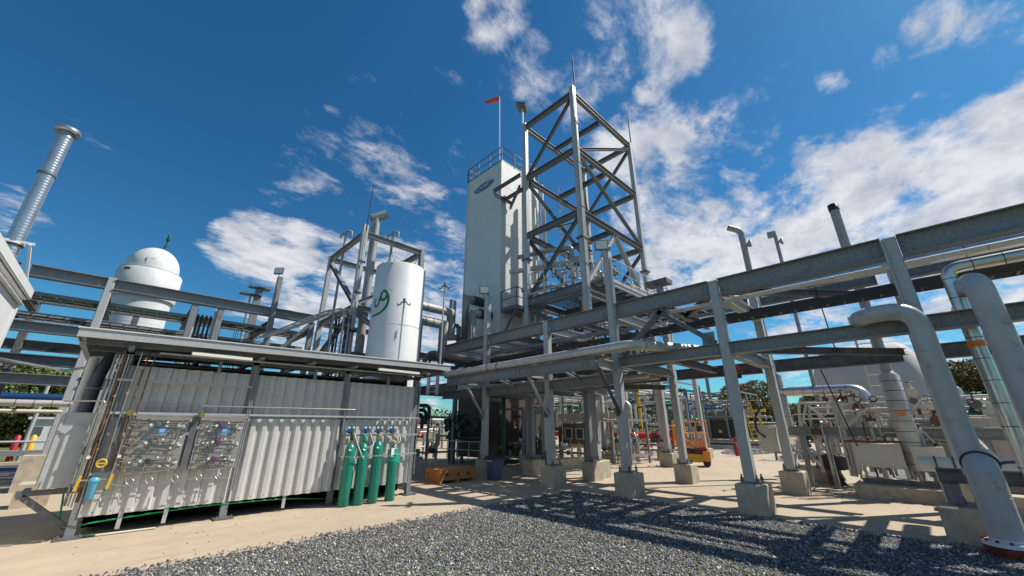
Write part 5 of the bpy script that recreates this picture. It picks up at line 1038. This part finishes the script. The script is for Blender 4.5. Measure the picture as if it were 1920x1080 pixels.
def clutter(name, label, cat, box, n, seed, mats, vm, wheels=None):
    x0, x1, y0, y1, z0, z1 = box; t = thing(name, label, cat, ((x0+x1)/2, (y0+y1)/2, 0)); rnd = random.Random(seed); zb = z0 if z0 > 2 else 0.0
    for x in (x0, x1):
        for y in (y0, y1): part('frame_post', MB().bx((x-.05, y-.05, zb), (x+.05, y+.05, z1)), galv, t)
    for z_ in (z1, z0+.1):
        part('frame_rail', MB().bx((x0, y0-.04, z_-.05), (x1, y0+.04, z_+.05)), galv, t); part('frame_rail', MB().bx((x0-.04, y0, z_-.06), (x0+.04, y1, z_+.04)), galv, t)
    for k in range(n):
        p = V3((rnd.uniform(x0, x1), rnd.uniform(y0, y1), rnd.uniform(z0, z1))); q = rnd.random()
        if q < .35: valve(t, p, rnd.uniform(.05, .11), rnd.choice([(1, 0, 0), (0, 1, 0)]), rnd.choice(vm), rnd.choice(wheels or vm))
        elif q < .8:
            d = rnd.choice([V3((0, 1, 0)), V3((1, 0, 0)), V3((0, -1, 0))])*rnd.uniform(.5, 2.2); e = V3((0, 0, -1))*rnd.uniform(.3, max(.4, p.z-zb-.2))
            part('pipe', MB().tube([p, p+d, p+d+e], rnd.uniform(.025, .10), 8, .12, 4), rnd.choice(mats), t)
        else: part('pipe', MB().tube([(p.x, p.y, zb+.05), (p.x, p.y, p.z+.1)], rnd.uniform(.03, .10), 8), rnd.choice(mats), t)
    return t
clutter('valve_skid', 'shaded valve skid with rusty pipes behind the rack columns left of the walkway', 'skid', (13.4, 15.4, 13.0, 14.3, .3, 2.5), 34, 11, [rust, galvd, steel, cream, jacketw], [galvd, rust, greend], [red, galvd])
clutter('valve_skid', 'skid of cream and steel pipes under the raised walkway', 'skid', (17.8, 19.6, 10.2, 15, .3, 2.0), 40, 12, [cream, jacketw, steel, galv2], [galvd, steel], [galvd])
clutter('pump_skid', 'pump skid with silver pipes left of the cold box base', 'skid', (12.2, 14.5, 19, 23, .3, 2.2), 34, 13, [galvd, jacketw, cream, galv2], [galvd, red], [red, galvd])
clutter('valve_skid', 'low skid of green valves and red pipe behind the back pedestals', 'skid', (21.5, 24.5, 10, 15.5, .4, 3.4), 56, 14, [greend, red, galv2, cream, greend], [greend], [greend])
clutter('green_pipe_skid', 'tall skid with green pipework far between the columns', 'skid', (27, 31, 11.5, 17, .4, 4.6), 60, 15, [greend, galv2, cream, greend, galv, blue], [greend, galvd], [greend])
clutter('compressor_piping', 'grey piping stacked above the black compressor', 'piping', (36, 41, 10.3, 14.2, 2.4, 4.4), 56, 16, [galv, galv2, cream, steel, blue], [galvd, steel], [yellow, galvd])
clutter('far_skid', 'far skid of grey and yellow pipes by the trees', 'skid', (42, 47, 13.5, 18, .5, 3.0), 40, 17, [galv, cream, yellow, galv2], [yellow, galvd], [yellow])
clutter('far_skid', 'distant skid with pale pipes behind the right stacks', 'skid', (26, 29, 3.4, 6.2, .3, 1.6), 40, 18, [galv, cream, steel, galv2], [steel, galvd], [greend])
clutter('rack_equipment', 'dark machinery hanging between the upper levels of the right rack', 'machinery', (10.7, 13.2, 6.2, 12.5, 3.5, 4.6), 46, 19, [galvd, rust, darkblue, galv, jacketw], [galvd], [galvd])
clutter('tower_base_piping', 'tangled dull pipes under the tower platform', 'piping', (13.1, 18, 9.0, 11.7, 5.0, 7.1), 52, 20, [galvd, rust, galv, jacketw, cream], [galvd, steel], [galvd])
pipe('red_header', 'long dark red pipe at knee height far behind the columns', [(20.2, 17, 1.25), (20.6, 12.6, 1.25), (22.9, 9.6, 1.2)], .17, red, bend=.3, seg=14)
pipe('lagged_loop', 'pale lagged pipe loop with banded jacket between the columns', [(19.5, 14, 2.9), (19.5, 11.05, 2.9), (19.5, 11.05, 1.6), (19.5, 12.3, 1.55)], .17, jacketw, bend=.3, bands=.35)
pipe('condensate_vessel', 'short fat white vessel lying beyond the rack columns', [(18.2, 13.9, 1.0), (18.2, 12.2, 1.0)], .36, cream, cat='vessel', seg=20)
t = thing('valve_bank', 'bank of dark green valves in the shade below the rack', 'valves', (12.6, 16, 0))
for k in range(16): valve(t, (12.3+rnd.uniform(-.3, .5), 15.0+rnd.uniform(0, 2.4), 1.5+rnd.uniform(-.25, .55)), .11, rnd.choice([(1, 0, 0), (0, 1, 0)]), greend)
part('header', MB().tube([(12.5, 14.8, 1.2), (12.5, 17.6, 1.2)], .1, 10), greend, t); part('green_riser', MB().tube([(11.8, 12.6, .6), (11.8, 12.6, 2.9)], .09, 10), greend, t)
for y in (15, 16.3, 17.4): part('leg', MB().bx((12.45, y-.04, 0), (12.55, y+.04, 1.2)), galvd, t)
t = thing('guard_rail', 'cream two bar guard rail in front of the brown cold box base', 'railing', (12, 16, 0)); handrail(t, [(11.9, 18.4, .3), (11.9, 14.2, .3)], h=.75, sp=.9, mat=cream, toe=False)
for k, zz_ in enumerate((2.3, 2.5, 2.72)):
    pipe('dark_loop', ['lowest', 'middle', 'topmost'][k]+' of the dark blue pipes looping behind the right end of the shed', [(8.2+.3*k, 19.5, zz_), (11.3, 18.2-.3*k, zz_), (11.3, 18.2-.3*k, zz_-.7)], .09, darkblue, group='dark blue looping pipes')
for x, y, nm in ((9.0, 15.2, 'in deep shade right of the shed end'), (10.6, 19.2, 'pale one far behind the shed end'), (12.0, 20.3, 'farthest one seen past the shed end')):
    pedestal(x, y, .75, .55, 'concrete pedestal '+nm, bolts=False)
ex = thing('rack_extension', 'dark shaded steel columns carrying the rack corner behind the shed end', 'rack', (9, 15, 0))
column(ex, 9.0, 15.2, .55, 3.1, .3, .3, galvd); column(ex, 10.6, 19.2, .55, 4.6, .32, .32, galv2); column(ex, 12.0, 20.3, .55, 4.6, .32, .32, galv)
beam(ex, (7.6, 15.2, 3.15), (13.4, 15.2, 3.15), .3, .22, galvd); beam(ex, (9, 14.9, 3.15), (9, 12.4, 3.15), .3, .22, galvd); beam(ex, (8.3, 15.3, 4.7), (13.4, 15.3, 4.7), .3, .2, galvd); beam(ex, (5.6, 19, 4.6), (13.4, 19, 4.6), .3, .2, galv); beam(ex, (5.6, 19, 3.5), (13.4, 19, 3.5), .3, .2, galvd)
solo('concrete_block', MB().bx((8.4, 13.8, 0), (9.9, 14.5, .45)), concb, 'long low concrete block behind the orange crate', 'block')
solo('concrete_block', MB().bx((6.9, 14.2, 0), (7.6, 15.5, .42)), concb, 'low concrete block just right of the shed end post', 'block')
solo('concrete_block', MB().bx((12.4, 11.0, 0), (15.5, 11.5, .42)), concb, 'sunlit long concrete block behind the tower pedestals', 'block')
for (x, y, lb) in ((11.6, 20.8, 'red fire extinguisher on a post past the shed end'), (28, 8.75, 'red fire extinguisher standing by the far skid')):
    t = thing('fire_extinguisher', lb, 'extinguisher', (x, y, 0), 'red fire extinguishers'); z0_ = 1.0 if x < 20 else 0
    part('body', MB().lathe((x, y, z0_), [(.1, 0), (.12, .03), (.12, .5), (.05, .6), (.03, .68)], 16), red, t); part('nozzle_hose', MB().tube([(x, y, z0_+.66), (x-.15, y+.1, z0_+.55), (x-.16, y+.1, z0_+.15)], .02, 6, .08), dark, t); part('sign', MB().bx((x-.02, y-.12, z0_+.8), (x, y+.12, z0_+1.05)), red, t)
    part('post', MB().bx((x+.13, y-.04, 0), (x+.2, y+.04, z0_+1.1)), galv, t)
# scissor lift
sl_ = thing('scissor_lift', 'orange scissor lift parked behind the rack columns', 'scissor lift', (19.4, 7.7, 0)); ux = V3((.35, -.94, 0)).normalized(); uy = V3((.94, .35, 0))
def lb2(a, b, c): return V3((19.6, 8.0, 0))+ux*a*1.3+uy*b+V3((0, 0, c))
rzl = math.atan2(ux.y, ux.x)
part('chassis', MB().box(lb2(0, 0, .35), (1.0, .75, .34), rzl), yellow, sl_); part('control_tray', MB().box(lb2(.42, -.1, .45), (.3, .85, .42), rzl), orange, sl_)
for a in (-.38, .4):
    for b in (-.36, .36): part('wheel', MB().lathe(lb2(a, b-.05, .16), [(.08, 0), (.16, .01), (.16, .1), (.08, .11)], 16, uy), dark, sl_)
for k in range(2):
    for b in (-.3, .3):
        part('scissor_arm', MB().bar(lb2(-.45, b, .52+k*.1), lb2(.45, b, .66+k*.1), .04, .07), red, sl_); part('scissor_arm', MB().bar(lb2(.45, b, .52+k*.1), lb2(-.45, b, .66+k*.1), .04, .07), dark, sl_)
part('platform_floor', MB().box(lb2(0, 0, .88), (1.15, .75, .08), rzl), orange, sl_); 
m = MB(); [m.box(lb2(a, b, .98), (1.15 if b else .02, .02 if b else .75, .16), rzl) for a, b in ((0, -.37), (0, .37))]; [m.box(lb2(a, 0, .98), (.02, .75, .16), rzl) for a in (-.57, .57)]; part('toe_board', m, orange, sl_)
for z_ in (1.4, 1.92):
    for a0_, b0_, a1_, b1_ in ((-.57, -.37, .57, -.37), (-.57, .37, .57, .37), (-.57, -.37, -.57, .37), (.57, -.37, .57, .37)): part('guard_rail', MB().tube([lb2(a0_, b0_, z_), lb2(a1_, b1_, z_)], .024, 6), orange, sl_)
for a in (-.57, -.2, .2, .57):
    for b in (-.37, .37): part('rail_post', MB().tube([lb2(a, b, .9), lb2(a, b, 1.92)], .024, 6), orange, sl_)
part('infill_panel', MB().box(lb2(-.38, -.38, 1.3), (.36, .015, .85), rzl), orange, sl_)
part('control_box', MB().box(lb2(.3, .3, 1.62), (.25, .15, .25), rzl), dark, sl_)
vt, ft = text_mb('3219', .16, .003); o_ = lb2(.1, -.41, .97); m = MB(); m.add([o_+ux*v.x+V3((0, 0, v.y))-uy*v.z for v in vt], ft); part('decal', m, labelw, sl_)
# black compressor package
cp = thing('compressor_package', 'black boxed compressor on a long pale base far between the columns', 'compressor', (39, 12.3, 0))
part('base_slab', MB().bx((36.5, 9.4, 0), (41, 14.8, .28)), cream, cp); part('base_frame', MB().bx((36.8, 9.6, .4), (40.6, 14.6, .62)), concb, cp)
m = MB(); m.prism([(-1.3, 0), (1.3, 0), (1.15, 1.35), (.8, 1.5), (-.8, 1.5), (-1.15, 1.35)], (37.2, 12.7, .75), (39.4, 12.7, .75), (0, 0, 1)); part('hood', m, dark, cp); part('yellow_sign', MB().bx((37.17, 12.5, 1.2), (37.19, 12.75, 1.45)), yellow, cp); part('grille', MB().bx((37.2, 11.1, 2.3), (39.4, 14.3, 2.9)), galvd, cp)
for y in (14.6, 13.4, 11.9, 10.6): part('post', MB().bx((37.0, y-.07, .6), (37.14, y+.07, 3.2)), galv, cp)
part('blue_beam', MB().bx((36.9, 10.2, 3.1), (37.05, 14.7, 3.3)), blue, cp)
yl = thing('yellow_ladder', 'leaning yellow ladder rail right of the compressor', 'ladder', (37, 10, 0))
for o in (0, .5): part('rail', MB().tube([(37, 9.7+o, .3), (37, 9.9+o, 3.6)], .06, 7), yellow, yl)
for k in range(10): part('rung', MB().tube([(37, 9.7+k*.02, .5+k*.32), (37, 10.2+k*.02, .5+k*.32)], .03, 5), yellow, yl)
t = thing('yellow_monitor_post', 'yellow gas monitor post in front of the far trees', 'monitor', (44, 11, 0)); part('post', MB().tube([(44, 11.2, 0), (44, 11.2, 3.2)], .12, 8), yellow, t); part('arm', MB().bar((44, 10.6, 3.2), (44, 11.8, 3.1), .3, .25), yellow, t)
t = thing('yellow_riser', 'yellow vertical pipe far behind the steel columns', 'pipe', (26, 13.6, 0)); part('pipe_run', MB().tube([(26, 13.9, .2), (26, 13.9, 5.2)], .12, 10), yellow, t)
hut = thing('far_hut', 'small far hut with corrugated white roof edge and green cylinders', 'building', (45, 11, 0)); part('wall', MB().bx((44.5, 9.4, 0), (48, 12.2, 1.9)), concb, hut)
m = MB()
for k in range(14): m.bx((44.1, 9.2+k*.23, 2.0), (48.2, 9.2+k*.23+.12, 2.12)); m.bx((44.15, 9.2+k*.23+.12, 2.0), (48.2, 9.2+k*.23+.23, 2.05))
part('roof', m, white, hut)
for k, y in enumerate((10.2, 10.6, 11.1, 11.5)):
    t = thing('green_cylinder', ['rightmost', 'second from the right', 'third from the right', 'leftmost'][k]+' of the small dark green cylinders beside the far hut', 'gas cylinder', (42.6, y, 0), 'green cylinders by the far hut'); part('body', MB().lathe((42.6, y, 0), [(.15, 0), (.15, 1.15), (.08, 1.3), (.04, 1.4)], 12), greend, t); part('valve', MB().lathe((42.6, y, 1.4), [(.05, 0), (.05, .12)], 8), brass, t)
# far pipe rack
fr = thing('pipe_rack', 'distant galvanised pipe rack running away to the right horizon', 'pipe rack', (40, 20, 0))
for k in range(11):
    x = 25+k*6
    for y in (20, 24): part('column', MB().ibeam((x, y, 0), (x, y, 6.1), .3, .3, up=(1, 0, 0)), galv, fr)
    for z_ in (5.8, 4.6, 3.4): beam(fr, (x, 20.1, z_), (x, 23.9, z_), .25, .2, galvd)
    if k < 10:
        for y in (20, 24):
            for z_ in (5.9, 4.7, 3.5): beam(fr, (x+.1, y, z_), (x+5.9, y, z_), .25, .2, galv)
for k in range(14): part('pipe', MB().tube([(25, 20.5+k*.23, 5.05+.2*(k % 3)-(1.2 if k % 2 else 0)), (85, 20.5+k*.23, 5.05+.2*(k % 3)-(1.2 if k % 2 else 0))], .08+.04*(k % 3), 8), [jacketw, galv2, cream, steel][k % 4], fr)
for k in range(7): part('diagonal_brace', MB().bar((25+k*6, 20, 3.6), (31+k*6, 20, 5.8), .12, .12), galv, fr)
for k, (x, y, zt) in enumerate(((30, 14.6, 6.2), (40, 14.0, 7.4), (50, 15.3, 6.6), (44, 13.5, 7.6), (47, 13.4, 7.4))):
    lb = ['thick pale vent with hooked tip nearest the columns', 'grey vent pipe with bent tip left of the far mast', 'short bent vent tip above the far rack', 'slim mast with antenna above the far rack', 'grey vent pipe right of the far mast'][k]
    t = thing('vent_pipe', lb, 'vent pipe', (x, y, 0), 'vents over the far plant'); part('riser', MB().tube([(x, y, 0), (x, y, zt)], .16, 8), galv, t); part('tip', MB().tube([(x, y, zt), (x, y-.3, zt+.35)] if k != 3 else [(x, y, zt), (x, y, zt+2.2)], .2 if k != 3 else .05, 8), galvd, t)

# ------------------------------------------------------------------ left distance
rl = thing('road_guard_rail', 'pale two bar guard rail along the road at the left edge', 'railing', (-4, 33, 0)); handrail(rl, [(-16, 33.6, 0), (-1, 33.6, 0)], h=.95, sp=2.2, mat=galv2, r=.06, toe=False)
rl = thing('road_barrier', 'grey steel beam barrier on posts at the left edge', 'barrier', (-4, 31.5, 0)); part('rail', MB().bx((-16, 31.5, .35), (-1.2, 31.6, .6)), galv, rl)
for k in range(7): part('post', MB().bx((-14+k*2, 31.62, 0), (-13.85+k*2, 31.75, .6)), galvd, rl)
for (x, mt, lb) in ((-2.95, yellow, 'yellow bollard by the road beyond the shed'), (-3.5, red, 'dark red bollard left of the yellow one'), (-2.2, red, 'dark red bollard right of the yellow one')):
    t = thing('bollard', lb, 'bollard', (x, 34, 0), 'bollards by the road'); part('post', MB().lathe((x, 34, 0), [(.13, 0), (.13, 1.2), (.06, 1.27)], 14), mt, t); part('cap', MB().lathe((x, 34, 1.27), [(.07, 0), (.02, .03)], 10), mt, t)
t = thing('far_kiosk', 'small white kiosk with dark windows far left behind the rack column', 'building', (-3, 44, 0)); part('wall', MB().bx((-4.2, 44, 0), (-1.5, 46, 2.2)), white, t); part('roof', MB().bx((-4.4, 43.8, 2.2), (-1.3, 46.2, 2.35)), white, t)
for x in (-3.8, -2.9, -2.1): part('window', MB().bx((x-.25, 43.96, 1.1), (x+.25, 43.995, 1.7)), glassm, t)
t = thing('lamp_mast', 'slim pale lamp mast standing in front of the left trees', 'mast', (-3.4, 36, 0)); part('pole', MB().tube([(-3.4, 36, 0), (-3.35, 36, 4.2)], .09, 8), galv2, t); part('head', MB().bx((-3.8, 35.9, 4.2), (-3.0, 36.1, 4.3)), galvd, t)

# ------------------------------------------------------------------ trees
def leaves(centres, radii, n, size, rs):
    c = np.array(centres); r = np.array(radii); w = r[:, 0]*r[:, 1]*r[:, 2]; idx = rs.choice(len(c), n, p=w/w.sum())
    d = rs.normal(size=(n, 3)); d /= np.linalg.norm(d, axis=1)[:, None]; rad = rs.uniform(.55, 1.08, n)**.6
    p = c[idx]+d*r[idx]*rad[:, None]; a = rs.normal(size=(n, 3)); a /= np.linalg.norm(a, axis=1)[:, None]; b = np.cross(a, rs.normal(size=(n, 3))); b /= np.linalg.norm(b, axis=1)[:, None]
    s = rs.uniform(.5, 1.3, n)[:, None]*size; v = np.stack([p-a*s, p+b*s*.6, p+a*s, p-b*s*.6], 1).reshape(-1, 3)
    return v, np.arange(n*4).reshape(-1, 4)
def tree(x, y, h, w, lb, mat, seed, n=34000):
    rs = np.random.RandomState(seed); t = thing('broadleaf_tree', lb, 'tree', (x, y, 0), 'trees around the plant')
    cs, rr = [], []
    for k in range(40):
        a = rs.uniform(0, 6.28); q = rs.rand()**.5; zf = rs.uniform(.06, .93); wr = w*.5*math.sin(min(1, max(.25, 1.15-zf*.85))*math.pi/2)
        cs.append((math.cos(a)*q*wr, math.sin(a)*q*wr, h*zf)); s = rs.uniform(.10, .2)*h; rr.append((s*1.2, s*1.2, s*.8))
    v, f = leaves(cs, rr, n, h*.019, rs); o = np_mesh('crown', v, f, mat); o.parent = t
    m = MB().tube([(0, 0, 0), (.1, 0, h*.35), (-.1, .1, h*.75)], .2, 8, rr=[h*.035, h*.026, h*.01])
    for k in range(6): c = cs[k]; m.tube([(0, 0, h*(.2+.07*k)), (c[0]*.6, c[1]*.6, c[2]*.8), c], .1, 6, rr=[h*.014, h*.009, h*.004])
    o = bpy.data.objects.new('trunk', m.mesh('trunk', bark)); COL.objects.link(o); o.parent = t
td = [(-13, 58, 8, 8, 'leftmost autumn tinged tree at the left edge', leafo), (-9.4, 60, 7.2, 7, 'second tree from the left edge, mixed green and orange', leafo), (-6.4, 58, 7.6, 6.5, 'dark green tree behind the blue pipe on the left', leafd), (-3.6, 60, 7.4, 6.5, 'autumn tinged tree just left of the left rack column', leafo), (-.6, 61, 7.2, 6.5, 'tree hidden mostly behind the shed end', leafd), (3, 62, 7.5, 7, 'tree glimpsed through the gap right of the domed tank', leafd),
      (64, 17.6, 7.6, 7.5, 'green and orange tree between the two front right columns', leafo), (66, 12.8, 5.2, 5.5, 'low dark tree behind the yellow monitor post', leafd), (60, 9.6, 5.3, 5.5, 'dark tree left of the big pale vessel', leafd), (62, 6.4, 5.0, 6, 'rounded dark tree touching the big pale vessel', leafd),
      (58, -.9, 6.4, 7, 'tree directly right of the big pale vessel', leafd), (57, -3.6, 7.6, 7, 'dense tree between the grey pipe and the silver downpipe', leafo), (58, -7.2, 8.0, 7.5, 'yellowish tree behind the thick beige pipe', leafo), (57, -11, 8.4, 8, 'tree at the right edge of the photo', leafd)]
for k, (x, y, h, w, lb, mt) in enumerate(td): tree(x, y, h, w, lb, mt, 100+k)
# distant belt of woods closing the horizon
rs = np.random.RandomState(77); cs, rr = [], []
for k in range(420):
    a = 2*math.pi*k/420; R0 = 150+12*math.sin(a*7)+rs.uniform(-10, 14); s = rs.uniform(3.0, 5.5); cs.append((R0*math.cos(a), R0*math.sin(a), s*.8)); rr.append((s*1.5, s*1.5, s))
v, f = leaves(cs, rr, 60000, .75, rs); np_mesh('distant_woods', v, f, leafd, 'stuff')

for x, y, nm in ((21.9, 10.5, 'between the two front right columns, small and far'), (21.3, 12.2, 'small far one left of the scissor lift'), (24.5, 9.3, 'farthest small one beside the scissor lift')):
    pedestal(x, y, .6, .55, 'concrete pedestal '+nm, bolts=False)
    t = thing('steel_post', 'bright galvanised post standing on the pedestal '+nm.split(',')[0], 'post', (x, y, .55)); part('column', MB().bx((x-.11, y-.11, .55), (x+.11, y+.11, 5.2)), galv2, t)
# dry leaves and grit blown on the slab
rs = np.random.RandomState(31); n = 200; px_ = np.where(rs.rand(n) < .5, rs.uniform(0, 9.5, n), rs.uniform(9.8, 16, n)); py_ = np.where(px_ < 9.6, rs.uniform(7.5, 9.9, n), rs.uniform(-1, 10, n))
q = np.array([[-1, -.5, 0], [1, -.4, 0], [.8, .5, .5], [-.9, .5, .3]]); sz = rs.uniform(.006, .02, n); an_ = rs.uniform(0, 6.28, n)
v = q[None]*sz[:, None, None]; x_ = v[..., 0]*np.cos(an_)[:, None]-v[..., 1]*np.sin(an_)[:, None]; y_ = v[..., 0]*np.sin(an_)[:, None]+v[..., 1]*np.cos(an_)[:, None]
v = np.stack([x_+px_[:, None], y_+py_[:, None], v[..., 2]+.004], -1).reshape(-1, 3); np_mesh('fallen_leaves', v, np.arange(n*4).reshape(-1, 4), rust, 'stuff')
